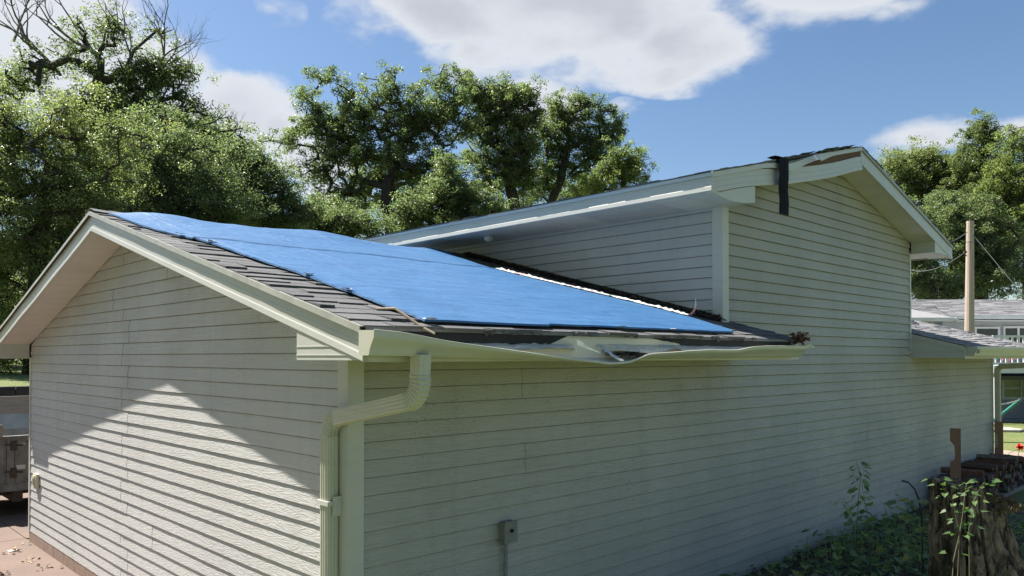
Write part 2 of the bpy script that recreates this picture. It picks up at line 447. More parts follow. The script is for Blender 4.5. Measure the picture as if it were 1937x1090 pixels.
# boxed returns under the rake ends
m = MB(); m.prism([(-RK - .003, -.02, 2.233), (-RK - .003, -OV + .01, 2.233), (-RK - .003, -OV + .01, zr(-OV) - .17), (-RK - .003, -.02, zr(-.02) - .17)], (RK - .02, 0, 0))
m.box(-RK - .006, -RK, -OV + .01, -.02, 2.30, 2.304); m.box(-RK - .006, -RK, -OV + .01, -.02, 2.256, 2.26)
part(m, 'boxed_return', TRIM)
m = MB(); m.prism([(-RK - .003, GW + .02, 2.233), (-RK - .003, GW + OV - .01, 2.233), (-RK - .003, GW + OV - .01, zr(-OV) - .17), (-RK - .003, GW + .02, zr(-.02) - .17)], (RK - .02, 0, 0))
m.box(-RK, -.02, GW + .014, GW + .02, 2.30, 2.304)
part(m, 'boxed_return', TRIM)
m = MB(); m.prism([(8.645, -.001, 2.233), (8.645, -OV + .01, 2.233), (8.645, -OV + .01, zr(-OV) - .03), (8.645, -.001, zr(0) - .03)], (.1, 0, 0))
m.box(8.640, 8.646, -OV + .01, -.001, 2.315, 2.319)
m.prism([(8.636, -.001, zr(0) - .075), (8.636, -OV, zr(-OV) - .075), (8.636, -OV, zr(-OV) - .02), (8.636, -.001, zr(0) - .02)], (.01, 0, 0))
part(m, 'boxed_return', TRIM)
m = MB(); m.prism([(4.10, -.001, 2.236), (4.10, -OV + .01, 2.236), (4.10, -OV + .01, zr(-OV) - .03), (4.10, -.001, zr(0) - .03)], (-.03, 0, 0)); part(m, 'boxed_return', TRIM)

# eave fascia of the low roof (stained, partly bare behind the sagging gutter)
def eave(u0, u1, mt):
    m = MB()
    rows = [[(u, -OV, 2.225), (u, -OV, 2.374), (u, -OV + .02, 2.374), (u, -OV + .02, 2.225)] for u in lin(u0, u1, 12)]
    m.loft(rows); return part(m, 'eave_fascia', mt)
FASC = trim_mat('weathered_fascia', (.50, .49, .43))
eave(-RK - .0, 4.08, FASC); eave(8.65, GL + .33, TRIM)
m = MB(); m.box(-RK, GL + .33, GW + OV - .02, GW + OV, 2.225, 2.374); part(m, 'eave_fascia', TRIM)
m = MB(); drip(m, lambda t, o, z: (t, -OV - o, z), lin(-RK, 4.12, 30), lambda t: ZE - .013 + .004 * nz(t * 2, 3), .012, .017); part(m, 'drip_edge', simple('shade_dark_drip_edge', (.10, .10, .095), .6, (.20, .19, .17), 4))  # drip edge coloured dark in place of the shadow beneath the shingles
for (fa, fb, fz) in ((-RK + .02, 1.08, 2.322), (1.95, 4.06, 2.305)):
    m = MB(); N_ = int((fb - fa) / .03); r0, r1 = [], []
    for i in range(N_ + 1):
        u = fa + (fb - fa) * i / N_; e_ = min(1, (i / N_) * (30 if fa < 0 else 4), (1 - i / N_) * 9)
        zb = 2.372 - (2.372 - fz) * e_ * (1 + .35 * nz(u * 7, fz) + .25 * nz(u * 23, 2))
        r0.append((u, -OV - .006 - .012 * max(0, nz(u * 4, 8)), zb)); r1.append((u, -OV - .004, 2.374))
    m.grid([r0, r1]); part(m, 'gap_shade_strip', BLACK)  # ragged black strip standing in for the shadowed gap above the gutter
m = MB(); drip(m, lambda t, o, z: (t, -OV - o, z), lin(8.64, GL + .33, 20), lambda t: ZE - .013, .012, .028); part(m, 'drip_edge', DRIP)

# low roof deck
m = MB()
for (a, b) in ((-RK, 4.12), (8.64, GL + .33)):
    for s in (0, 1):
        f = (lambda v: v) if s == 0 else (lambda v: GW - v)
        x1 = b if s == 0 else (GL + .33 if b > 5 else 4.12)
        m.prism([(a, f(-OV), ZE - .012), (a, f(VR), zr(VR) - .012), (a, f(VR), zr(VR) - .03), (a, f(-OV), ZE - .03)], (x1 - a, 0, 0))
m.prism([(4.12, GW + OV, ZE - .012), (4.12, VR, zr(VR) - .012), (4.12, VR, zr(VR) - .03), (4.12, GW + OV, ZE - .03)], (4.52, 0, 0))
deck = part(m, 'roof', BLACK)

def shingles(mb, P, a0, a1, s1, nrm_off, ex=.142, seed=1, skip=None, lo=.16, hi=.34, jit=.006, th=.0045, s0=-.012, dj=.009):
    """P(a, s, h): a along eave, s up the slope, h off the plane"""
    rr = random.Random(seed); s = s0; k = 0
    while s < s1:
        x = a0 + rr.uniform(-.16, 0)
        while x < a1:
            w = rr.uniform(lo, hi); x0 = max(x, a0 + rr.uniform(-.006, .012)); x1_ = min(x + w, a1 + rr.uniform(-.006, .012))
            dbl = rr.random() < .5
            if x1_ - x0 > .02 and not (skip and skip((x0 + x1_) / 2, s + .07)):
                fr = s + rr.uniform(-jit, jit) - (dj if dbl else -dj); bk = min(s + ex + .02, s1)
                h = th + (.0080 if dbl else 0) + max(0, rr.gauss(0, .0035))
                c1 = rr.uniform(-.003, .003)
                v = min(1, max(0, rr.gauss(.5, .28)))
                p = [P(x0, fr, 0), P(x1_, fr, 0), P(x1_, bk, 0), P(x0, bk, 0), P(x0, fr, h), P(x1_, fr + c1, h + c1 * .5), P(x1_, bk, .0025), P(x0, bk, .0025)]
                mb.hexa(p, v)
            x += w
        s += ex; k += 1
def slopeP(sign=1):
    c = math.cos(math.atan(SL)); sn = math.sin(math.atan(SL))
    if sign > 0: return lambda a, s, h: (a, -OV + s * c - h * sn, ZE - .012 + s * sn + h * c)
    return lambda a, s, h: (a, GW + OV - s * c + h * sn, ZE - .012 + s * sn + h * c)
SLEN = (VR + OV) / math.cos(math.atan(SL))
m = MB(); shingles(m, slopeP(), -RK - .015, 4.135, SLEN, 0, seed=11); part(m, 'shingles', SHIN)
m = MB(); shingles(m, slopeP(-1), -RK - .015, GL + .34, SLEN, 0, seed=12, lo=.3, hi=.6); part(m, 'shingles', SHIN)
m = MB(); shingles(m, slopeP(), 8.645, GL + .34, SLEN, 0, seed=13, jit=.01, th=.008); tag(part(m, 'shingles', SHIN2), 'paler weathered shingles')
# far rake of the low roof
m = MB(); fascia(m, lambda t, o, z: (GL + .33 + o, t, z), lin(-OV, VR, 12), lambda v: zr(v) - .034, .145); part(m, 'rake_fascia', TRIM)

# ridge cap near the gable and a lifted flap at the apex
m = MB()
x = -RK - .02
while x < 8.0:
    h = .012 + rnd.uniform(0, .006)
    for sg in (1, -1):
        dv = .14 * sg
        m.hexa([(x, VR, zr(VR) + h), (x + .2, VR, zr(VR) + .004), (x + .2, VR - dv, zr(VR) - SL * .14 - .004), (x, VR - dv, zr(VR) - SL * .14 + h - .008),
                (x, VR, zr(VR) + h + .005), (x + .2, VR, zr(VR) + .009), (x + .2, VR - dv, zr(VR) - SL * .14 + .002), (x, VR - dv, zr(VR) - SL * .14 + h - .002)], rnd.random())
    x += .15
part(m, 'ridge_cap', SHIN)

# ---------------- upper storey roof
Pu = lambda t, o, z: (t, -VK - o, z)
m = MB()
for s in (0, 1):
    f = (lambda u: u) if s == 0 else (lambda u: 2 * UR - u)
    m.prism([(f(U0 - UO), -VK, UZE - .012), (f(UR), -VK, zu(UR) - .012), (f(UR), -VK, zu(UR) - .03), (f(U0 - UO), -VK, UZE - .03)], (0, UV1 + VK, 0))
part(m, 'roof', BLACK)
cu = math.cos(math.atan(USL)); su = math.sin(math.atan(USL)); USLEN = (UR - U0 + UO) / cu
m = MB(); shingles(m, lambda a, s, h: (U0 - UO + s * cu - h * su, a, UZE - .012 + s * su + h * cu), -VK - .02, UV1, USLEN, 0, seed=21, th=.007, jit=.002, s0=-.0355, dj=.0005); part(m, 'shingles', SHIN)
m = MB(); shingles(m, lambda a, s, h: (2 * UR - U0 + UO - s * cu + h * su, a, UZE - .012 + s * su + h * cu), -VK - .02, UV1, USLEN, 0, seed=22, lo=.3, hi=.5); part(m, 'shingles', SHIN)
# rake fascia: the left half has dropped away from the roof edge
def sag(u):
    return .052 * sstep(3.6, 4.6, u) + .045 * sstep(4.6, 5.9, u) + .02 * math.sin(max(0, (u - 4.2)) * 2.1)
m = MB(); fascia(m, Pu, lin(U0 - UO, UR + .02, 22), lambda u: zu(u) - .034 - sag(u) * .95, .150, .006); tag(part(m, 'rake_fascia', TRIM), 'drooping metal fascia pulled off the roof edge')
m = MB(); fascia(m, Pu, lin(UR, U1 + UO, 12), lambda u: zu(u) - .034, .165, .003); part(m, 'rake_fascia', TRIM)
m = MB(); drip(m, Pu, lin(UR, U1 + UO, 12), lambda u: zu(u) - .012, .016, .04); part(m, 'drip_edge', DRIP)
m = MB(); m.prism([(U0 - UO + .2, -VK + .012, zu(U0 - UO + .2) - .2), (UR, -VK + .012, zu(UR) - .2), (UR, -VK + .012, zu(UR) - .034), (U0 - UO + .2, -VK + .012, zu(U0 - UO + .2) - .034)], (0, .03, 0)); part(m, 'bare_board', WOODB)
# bent drip edge strip on the left half, kinked where the wind caught it
m = MB()
rows = []
for u in lin(U0 - UO, UR, 60):
    k = math.exp(-((u - 5.02) / .16) ** 2); k2 = math.exp(-((u - 4.62) / .28) ** 2)
    hz = zu(u) - .012 - .045 * k2 - .03 * k * 0
    o = .014 + .05 * k + .012 * k2; hh = .042 + .03 * k2
    hh += .03 * math.exp(-((u - 5.25) / .18) ** 2)
    rows.append([Pu(u, o, hz), Pu(u, o + .006 + .03 * k, hz - hh), Pu(u, o + .001 + .03 * k, hz - hh), Pu(u, o - .004, hz - .004), Pu(u, -.04, zu(u) - .016), Pu(u, -.04, zu(u) - .012)])
m.loft(rows); tag(part(m, 'drip_edge', trim_mat('bent_drip_metal', (.58, .57, .50))), 'bent pale metal edging')
# curled torn shingles over the kink
m = MB()
rr = random.Random(5)
for i in range(17):
    u = 4.35 + rr.random() * 1.55; w = rr.uniform(.16, .36); l = rr.uniform(.12, .2)
    lift = rr.uniform(.0, .014) * math.exp(-((u - 5.0) / .5) ** 2) + .008 + rr.uniform(0, .012)
    dz = rr.uniform(-.05, .012) * math.exp(-((u - 4.9) / .4) ** 2)
    n = 4; rows = []
    for j in range(n + 1):
        q = j / n; vv = -VK - .035 + q * l
        hh = lift * (1 - q) ** 2 + .004
        rows.append([(u + w * i2 / 4, vv + rr.uniform(-.006, .006), zu(u + w * i2 / 4) + hh + dz * (1 - q) + rr.uniform(-.004, .004)) for i2 in range(5)])
    m.grid(rows, rr.random()); m.grid([[(p[0], p[1], p[2] - .006) for p in r] for r in rows][::-1], .1)
    m.grid([rows[0], [(p[0], p[1], p[2] - .006) for p in rows[0]]], .2)
tag(part(m, 'torn_shingles', SHIN), 'curled torn shingles lifting at the roof edge')
# soffits and returns
m = MB(); soffit(m, lambda t, w, z: (t, -w, z), U0 + .0, UR, .016, VK - .021, lambda u: zu(u) - .20, .26); part(m, 'soffit', SOF)
m = MB(); soffit(m, lambda t, w, z: (t, -w, z), UR, U1 + .02, .016, VK - .021, lambda u: zu(u) - .185, .26); part(m, 'soffit', SOF)
m = MB(); soffit(m, lambda t, w, z: (U0 - w, t, z), -VK + .02, .32, .016, UO - .02, lambda t: 3.622, .1); part(m, 'soffit', SOF)
m = MB(); soffit(m, lambda t, w, z: (U0 - w, t, z), 1.25, UV1, .016, UO - .02, lambda t: 3.622, .1); part(m, 'soffit', SOF)
t = MT('perforated_vinyl')
vec = t.mapping((48, 48, 48)); vo = t.n('ShaderNodeTexVoronoi'); vo.inputs['Randomness'].default_value = 0; vo.inputs['Scale'].default_value = 1; t.l(vec, vo.inputs['Vector'])
t.col(t.mix(t.math('LESS_THAN', vo.outputs['Distance'], .33), (.62, .60, .56), (.05, .05, .05))); t.rough(.5)
m = MB(); soffit(m, lambda t_, w, z: (U0 - w, t_, z), .32, 1.25, .016, UO - .02, lambda t_: 3.622, .1); part(m, 'soffit_vent', t.m)
m = MB(); soffit(m, lambda t_, w, z: (U1 + w, t_, z), -VK + .02, UV1, .01, UO - .02, lambda t_: 3.622, .1); part(m, 'soffit', SOF)
# warped return box on the left, straight one on the right
m = MB()
rows = []
for i in range(9):
    q = i / 8; u = U0 - UO + .02 + q * (UO + .01); zb = 3.616 - .045 * math.sin(q * math.pi) * (1 - q * .3) + .0
    zt_ = zu(u) - .19 - sag(u) * .9
    rows.append([(u, -VK - .002, zb), (u, -VK - .002, max(zt_, zb + .01)), (u, -.02, max(zt_, zb + .01)), (u, -.02, 3.616)])
m.loft(rows)
part(m, 'boxed_return', TRIM)
m = MB(); m.prism([(U1 + .02, -VK - .002, 3.616), (U1 + UO - .01, -VK - .002, 3.616), (U1 + UO - .01, -VK - .002, zu(U1 + UO) - .17), (U1 + .02, -VK - .002, zu(U1) - .18)], (0, VK - .02, 0)); part(m, 'boxed_return', TRIM)
# eave fascias of the upper roof
m = MB(); fascia(m, lambda t, o, z: (U0 - UO - o, t, z), lin(-VK - .012, UV1, 60), lambda v: UZE - .012, .155, .002); part(m, 'eave_fascia', TRIM)
m = MB()
rows = []
for v in lin(-VK - .03, UV1, 70):
    w = .006 * nz(v * 1.8, 2.2); x = U0 - UO
    rows.append([(x - .016 + w, v, UZE - .010), (x - .030 + w, v, UZE - .018), (x - .016 + w, v, UZE - .045), (x - .012 + w, v, UZE - .045), (x - .024 + w, v, UZE - .018), (x, v, UZE - .013)])
m.loft(rows); part(m, 'drip_edge', trim_mat('eave_drip', (.50, .51, .50)))
m = MB(); m.box(U1 + UO, U1 + UO + .02, -VK, UV1, 3.61, UZE - .014); part(m, 'eave_fascia', TRIM)
# little dome fixture under the soffit
m = MB(); cx, cy = 3.56, 2.76
rings = [(.052, 0), (.055, -.02), (.048, -.045), (.030, -.062), (.006, -.068)]
m.loft([[(cx + r * math.cos(a), cy + r * math.sin(a), 3.62 + z) for a in [k * math.pi / 6 for k in range(12)]] for r, z in rings]); part(m, 'light_fixture', simple('fixture_plastic', (.5, .46, .46), .4), smooth=True)

# ---------------- gutters and downspouts
def lerp(a, b, t): return a + (b - a) * t
def interp(x, xs, ys):
    for i in range(len(xs) - 1):
        if x <= xs[i + 1]: return lerp(ys[i], ys[i + 1], (x - xs[i]) / (xs[i + 1] - xs[i]) if x > xs[i] else 0)
    return ys[-1]
K = [(0, .118), (0, 0), (.082, 0), (.088, .014), (.094, .034), (.106, .055), (.122, .078), (.126, .092), (.126, .116), (.114, .116)]
OPEN = [(0, .118), (0, 0), (.050, -.022), (.075, -.030), (.095, -.036), (.115, -.038), (.135, -.040), (.148, -.042), (.160, -.040), (.158, -.030)]
us = [-.36, -.2, .05, .35, .62, .95, 1.3, 1.5, 1.7, 2.15, 2.85, 3.05, 3.3, 3.9]
wo = [0, .06, .27, .45, .61, .82, 1.0, .93, .66, .50, .42, .30, .22, .20]
def gutter(u0, u1, n, sagged, base=2.256):
    m = MB(); rows = []
    for u in lin(u0, u1, n):
        w = interp(u, us, wo) if sagged else 0
        w += (.03 * nz(u * 3.1, 7) if sagged and u > 0 else 0)
        dz = -.012 * w
        rows.append([(u, -OV - .004 - lerp(a[0], b[0], w), base + dz + lerp(a[1], b[1], w)) for a, b in zip(K, OPEN)])
    m.grid(rows)
    # inner skin, 1.5 mm away, so that the sheet has thickness
    m.grid([[(p[0], p[1] + .0016, p[2] + .0012) for p in r] for r in rows][::-1])
    lip = [r[-2] for r in rows]; m.tube([(p[0], p[1] + .003, p[2] + .001) for p in lip], .0036, 5)
    return m, rows
gm, rows = gutter(-.36, 3.93, 86, True)
g1 = part(gm, 'gutter', GUT); tag(g1, 'bent pale gutter peeled open and sagging in the middle')
def cap(rows_i, dirn, parent):
    m = MB(); pts = [rows_i[j] for j in range(len(K))]
    m.prism(pts, (dirn * .004, 0, 0)); return m.build('end_cap', GUT, parent)
cap(rows[0], -1, g1)
m = MB(); e = rows[-1]; m.prism([(3.93, p[1], p[2]) for p in e[:6]] , (.004, 0, 0)); m.build('end_cap', GUT, g1)
m = MB()  # torn metal tip at the far end
m.grid([[e[i] for i in range(6, 10)], [(3.99, e[i][1] - .006, e[i][2] - .01 + .004 * i) for i in range(6, 10)], [(4.06, e[8][1] - .02, e[8][2] - .012 + .002 * i) for i in range(4)]])
m.build('torn_tip', GUT, g1)
# loose hidden hanger bent over the lip, debris in the trough
HANG = simple('bright_aluminium', (.75, .75, .74), .3, (.5, .5, .5), 30, metal=.7)
m = MB()
for d in (0, .02):
    m.tube([(1.36 + d, -OV - .006, 2.325), (1.39 + d, -OV - .05, 2.29), (1.44 + d, -OV - .10, 2.235), (1.455 + d, -OV - .125, 2.225)], .0045, 4)
m.hexa([(1.40, -OV - .075, 2.262), (1.44, -OV - .075, 2.262), (1.47, -OV - .13, 2.225), (1.43, -OV - .13, 2.225), (1.40, -OV - .075, 2.267), (1.44, -OV - .075, 2.267), (1.47, -OV - .13, 2.23), (1.43, -OV - .13, 2.23)])
m.build('bracket', HANG, g1)
LITTER = simple('wet_leaf_litter', (.035, .026, .018), .9, (.012, .010, .008), 30, bump=.6, bscale=90)
m = MB(); rr = random.Random(3)
for i in range(420):
    u = rr.uniform(1.4, 3.9) if rr.random() < .8 else rr.uniform(1.42, 1.75); w = interp(u, us, wo)
    y = -OV - rr.uniform(.01, .07); z = 2.256 - .02 * w + rr.uniform(0, .018) + (.02 if u < 1.8 else 0)
    a = rr.uniform(0, 6.28); s = rr.uniform(.008, .025)
    d1 = Vector((math.cos(a), math.sin(a) * .6, rr.uniform(-.4, .4))) * s; d2 = Vector((-math.sin(a) * .6, math.cos(a), rr.uniform(-.3, .6))) * s * .5
    c = Vector((u, y, z)); m.poly([c - d1, c - d2, c + d1, c + d2], rr.random())
tag(m.build('leaf_litter', LITTER, g1), kind='stuff')
m = MB(); rr = random.Random(14)
for i in range(34):                                 # broken bits of shingle hanging over the eave
    u = rr.uniform(.2, 4.05); w = rr.uniform(.03, .11); l = rr.uniform(.012, .035); z = ZE - .006; y = -OV - .012
    k = 5; top_ = [(u + w * j / k, y + rr.uniform(-.004, .002), z + .004) for j in range(k + 1)]; bot = [(u + w * j / k + rr.uniform(-.004, .004), y - rr.uniform(.006, .016), z - l * rr.uniform(.4, 1.2)) for j in range(k + 1)]
    m.grid([top_, bot], rr.random()); m.grid([[(p[0], p[1] + .004, p[2]) for p in r] for r in (bot, top_)], .2)
tag(part(m, 'broken_edge', SHIN), kind='stuff')
m = MB()
for i in range(46):                                 # twigs lying in the crushed trough
    u = rr.uniform(1.42, 2.3); a = rr.gauss(0, .3); l = rr.uniform(.04, .14); y = -OV - rr.uniform(.03, .10); z = 2.255 + rr.uniform(0, .03) - .015 * interp(u, us, wo)
    m.tube([(u, y, z), (u + l * .5, y + rr.gauss(0, .006), z + rr.uniform(.0, .012)), (u + l, y + math.sin(a) * l * .3, z + rr.uniform(-.004, .02))], rr.uniform(.0015, .0035), 4, .5, False)
tag(m.build('twigs', LITTER, g1), kind='stuff')
# torn gutter guard mesh flapping along the eave
MESH = MT('gutter_guard_mesh'); mv = MESH.mapping((160, 160, 160)); vo = MESH.n('ShaderNodeTexVoronoi'); vo.inputs['Randomness'].default_value = .1; MESH.l(mv, vo.inputs['Vector']); vo.inputs['Scale'].default_value = 1
MESH.col(MESH.mix(MESH.math('LESS_THAN', vo.outputs['Distance'], .30), (.60, .57, .47), (.07, .065, .055))); MESH.rough(.6)
def flap(u0, u1, seed, up, drop, tip=0.):
    m = MB(); n = 44; rows = []
    for i in range(n + 1):
        q = i / n; u = lerp(u0, u1, q); a = .026 * nz(u * 2.6, seed) + .012 * nz(u * 8, seed + 5); e_ = min(1, q * 7, (1 - q) * 7) ** .6
        y0 = -OV - .005; y1 = -OV - .015 - .06 * e_
        zt = 2.335 + up; z1 = zt - drop * (.6 + .9 * abs(nz(u * 1.9, seed + 2))) + a
        rows.append([(u, lerp(y0, y1, s), lerp(zt, z1, s ** 1.3) + .006 * nz(u * 9, s * 3, seed)) for s in (0, .25, .5, .75, 1)])
    m.grid(rows); m.grid([[(p[0], p[1], p[2] - .0025) for p in r] for r in rows][::-1]); return m
tag(flap(.15, 1.15, 4, -.012, .045).build('gutter_guard', MESH.m, g1))
tag(flap(1.42, 3.9, 9, -.006, .055).build('gutter_guard', MESH.m, g1))
m = MB(); m.grid([[(1.10 + q * .17, -OV - .07 - q * .05 , 2.318 - q * .05 + s * .03 * (1 - q) * (1 + .3 * math.sin(q * 9))) for s in (0, 1)] for q in [i / 8 for i in range(9)]]); m.build('torn_strip', HANG, g1)

gm, rows = gutter(8.70, GL + .36, 40, False, 2.262); g2 = part(gm, 'gutter', GUT); cap(rows[0], -1, g2)
m = MB(); rr = random.Random(9)
for i in range(60):
    c = Vector((8.70 + rr.uniform(-.01, .16), -OV - rr.uniform(.02, .13), 2.30 + rr.uniform(0, .085))); a = rr.uniform(0, 6.28); s = rr.uniform(.01, .03)
    d1 = Vector((math.cos(a), 0, math.sin(a))) * s; d2 = Vector((rr.uniform(-1, 1), rr.uniform(-1, 1), rr.uniform(-1, 1))) * s
    m.poly([c - d1, c - d2, c + d1, c + d2], rr.random())
m.build('grey_debris', simple('wasp_paper', (.36, .34, .32), .9, (.2, .19, .18), 60), g2)

# rectangular ribbed downspout: profile swept on a path in the (v,z) plane at constant u
def downspout(upos, pts, elbows, name_mat, parent_name='downspout', w=.050, d=.038, sx=0.):
    """pts: list of (v, z); w along v-ish normal of path, d along u"""
    prof = []
    nrib = 4
    # wide face (+/- side along local n), ribs as small ridges
    def face(p0, p1, n, outd):
        res = []
        for i in range(n * 4):
            q = i / (n * 4); r = .0035 if i % 4 in (1, 2) else 0
            if i < 2 or i > n * 4 - 3: r = 0
            res.append((lerp(p0[0], p1[0], q) + outd[0] * r, lerp(p0[1], p1[1], q) + outd[1] * r))
        return res
    prof += face((-w, -d), (w, -d), nrib, (0, -1)); prof += face((w, -d), (w, d), 3, (1, 0)); prof += face((w, d), (-w, d), nrib, (0, 1)); prof += face((-w, d), (-w, -d), 3, (-1, 0))
    P = [Vector((v, z)) for v, z in pts]
    # resample
    path = []; tag_ = []
    for i in range(len(P) - 1):
        L_ = (P[i + 1] - P[i]).length; n = max(2, int(L_ / .007)) if elbows[i] else max(1, int(L_ / .12))
        for j in range(n):
            path.append(P[i].lerp(P[i + 1], j / n)); tag_.append((elbows[i], j))
    path.append(P[-1]); tag_.append((elbows[-1], 0))
    rows = []
    for i, p in enumerate(path):
        t_ = (path[min(i + 1, len(path) - 1)] - path[max(i - 1, 0)]).normalized(); n_ = Vector((-t_.y, t_.x))
        sc = 1 + (.0 if not tag_[i][0] else (.075 if i % 3 == 0 else -.045))
        rows.append([(upos + sx * 0 + b * sc, p.x + n_.x * a * sc, p.y + n_.y * a * sc) for a, b in prof])
    m = MB(); m.loft(rows); return m
def arc(c, r, a0, a1, n): return [(c[0] + r * math.cos(R(lerp(a0, a1, i / n))), c[1] + r * math.sin(R(lerp(a0, a1, i / n)))) for i in range(n + 1)]
UD = -.062
def spout(ud, v_out, v_wall, ztop, z_a, z_b, zbot):
    # outlet straight down, elbow towards the wall, slanted run, elbow down, vertical run
    vo, vw = v_out, v_wall
    dirv = Vector((vw - vo, z_b - z_a)); ang = math.degrees(math.atan2(dirv.y, dirv.x))
    p = [(vo, ztop), (vo, z_a + .13)]; el = [False]
    r = .115
    a1 = arc((vo + r, z_a + .15), r, 172, 270 + ang, 14); e1 = a1[-1]
    a2c = (vw - r, z_b - .06); a2 = arc(a2c, r, 90 + ang, 0, 14)
    pts = [(vo - .004, ztop), (vo, z_a + .18)] + a1 + a2 + [(vw, z_b - .13), (vw, zbot)]
    el = [False] + [True] * (len(a1)) + [False] + [True] * (len(a2) - 1) + [False, False]
    el = el[:len(pts)]
    while len(el) < len(pts): el.append(False)
    return downspout(ud, pts, el, None, w=.041, d=.033)
sm = spout(UD, -.735, .105, 2.262, 1.99, 1.86, .12)
d1 = part(sm, 'downspout', GUT)
m = MB(); m.box(UD - .026, UD + .026, -.765, -.705, 2.24, 2.262); m.build('outlet_collar', BLACK, d1)
m = MB(); m.box(UD - .045, -.012, .045, .165, 1.42, 1.445); m.box(UD - .01, -.012, .038, .052, 1.36, 1.47); m.build('strap', TRIM, d1)
def small_spout(ud, vo, vw):
    pts = [(vo, 2.262), (vo, 2.23)] + arc((vo + .09, 2.21), .09, 180, 262, 5) + arc((vw - .09, 2.00), .09, 80, 0, 6) + [(vw, 1.9), (vw, .42)]
    el = [False] + [True] * 6 + [False] + [True] * 6 + [False, False]
    return downspout(ud, pts, (el + [False] * 9)[:len(pts)], None, w=.040, d=.034)
d2 = part(small_spout(GL + .10, -.735, -.06), 'downspout', GUT)
# electrical box with conduit and knob
m = MB(); EB = simple('electrical_grey', (.20, .21, .20), .5, (.15, .155, .15), 30, bump=.2)
def bevbox(m, x0, x1, y0, y1, z0, z1, b=.006):
    m.loft([[(x0 + b, y0 + b * 0, z0), (x1 - b, y0, z0), (x1, y0, z0 + b), (x1, y0, z1 - b), (x1 - b, y0, z1), (x0 + b, y0, z1), (x0, y0, z1 - b), (x0, y0, z0 + b)],
            [(x0 + b, y1, z0), (x1 - b, y1, z0), (x1, y1, z0 + b), (x1, y1, z1 - b), (x1 - b, y1, z1), (x0 + b, y1, z1), (x0, y1, z1 - b), (x0, y1, z0 + b)]])
bevbox(m, 1.13, 1.235, -.075, -.012, 1.035, 1.165); bevbox(m, 1.125, 1.24, -.081, -.0752, 1.03, 1.17, .004)
eb = part(m, 'electrical_box', EB)
m = MB(); m.tube([(1.185, -.081, 1.108), (1.185, -.094, 1.108)], [.014, .011], 10); m.tube([(1.185, -.094, 1.108), (1.185, -.103, 1.113)], .005, 6); m.build('knob', BLACK, eb)
m = MB(); m.tube([(1.165, -.045, 1.036), (1.165, -.045, .25)], .0135, 10); m.tube([(1.165, -.045, 1.036), (1.165, -.045, 1.01)], .019, 10); m.build('conduit', EB, eb)
# small outlet cover on the gable wall
m = MB(); 
m.box(-.045, -.012, 6.66, 6.82, .70, .87); m.box(-.058, -.045, 6.70, 6.79, .72, .85); 
oc = part(m, 'outlet_cover', simple('ivory_plastic', (.62, .57, .42), .4)); m = MB(); m.box(-.062, -.058, 6.72, 6.75, .745, .82); m.build('socket', BLACK, oc)
# thin flashing between low roof and upper wall
m = MB(); m.prism([(U0 - .015, 0, zr(0) - .01), (U0 - .015, VR, zr(VR) - .01), (U0 - .015, VR, zr(VR) + .045), (U0 - .015, 0, zr(0) + .045)], (-.008, 0, 0)); m.prism([(U0 - .11, 0, zr(0) + .006), (U0 - .11, VR, zr(VR) + .006), (U0 - .02, VR, zr(VR) + .030), (U0 - .02, 0, zr(0) + .030)], (0, 0, -.01)); part(m, 'flashing', BLACK)

# ------------------------------------------------------------------ blue tarp laid over the low roof
t = MT('blue_tarp')
g = t.noise(1, 5, .6, t.mapping((2.2, 14, 14))); w = t.noise(1, 3, .6, t.mapping((120, 420, 420)))
fo = t.noise(3.2, 5, .6, t.mapping((1, .35, 1), (0, 0, .5)), 1.2)
cc = t.mix(t.ramp(g, .35, .7), (.021, .100, .245), (.038, .145, .315))
cc = t.mix(t.ramp(w, .52, .7, 0, .4), cc, (.15, .30, .50))
t.col(cc); t.rough(.48); t.b.inputs['Specular IOR Level'].default_value = .6
cr = t.noise(1.1, 2, .4, t.mapping((1, .55, 1), (0, 0, .35)), .6)
sx_ = t.n('ShaderNodeSeparateXYZ'); t.l(t.tc, sx_.inputs[0])
def fold(src, per, off):                            # straight packing creases
    f_ = t.math('FRACT', t.math('ADD', t.math('MULTIPLY', t.math('ADD', src, t.math('MULTIPLY', cr, .07)), 1 / per), off))
    return t.math('POWER', t.math('SUBTRACT', 1., t.math('ABSOLUTE', t.math('MULTIPLY', t.math('SUBTRACT', f_, .5), 2.))), 26.)
crs = t.math('ADD', fold(sx_.outputs[0], .82, .3), fold(sx_.outputs[1], .94, .6))
h = t.math('ADD', t.math('ADD', t.math('MULTIPLY', crs, .22), t.math('MULTIPLY', g, .5)), t.math('ADD', t.math('MULTIPLY', w, .10), t.math('MULTIPLY', fo, .9)))
t.bump(h, .85, .022); TARP = t.m
Lv = [-.60, -.41, -.19, .25, .76, 1.33, 1.97, 2.17, 2.46, 3.0, 3.56, 3.9, 4.6]
Lu = [.075, .09, .08, .085, .085, .04, .0, -.07, -.19, -.23, -.25, -.26, -.28]
Rv = [-.60, -.48, .08, .57, 1.12, 1.68, 2.2, 2.95, 3.56, 3.9, 4.6]
Ru = [3.16, 3.27, 3.41, 3.38, 3.28, 3.14, 3.12, 3.32, 3.48, 3.5, 3.5]
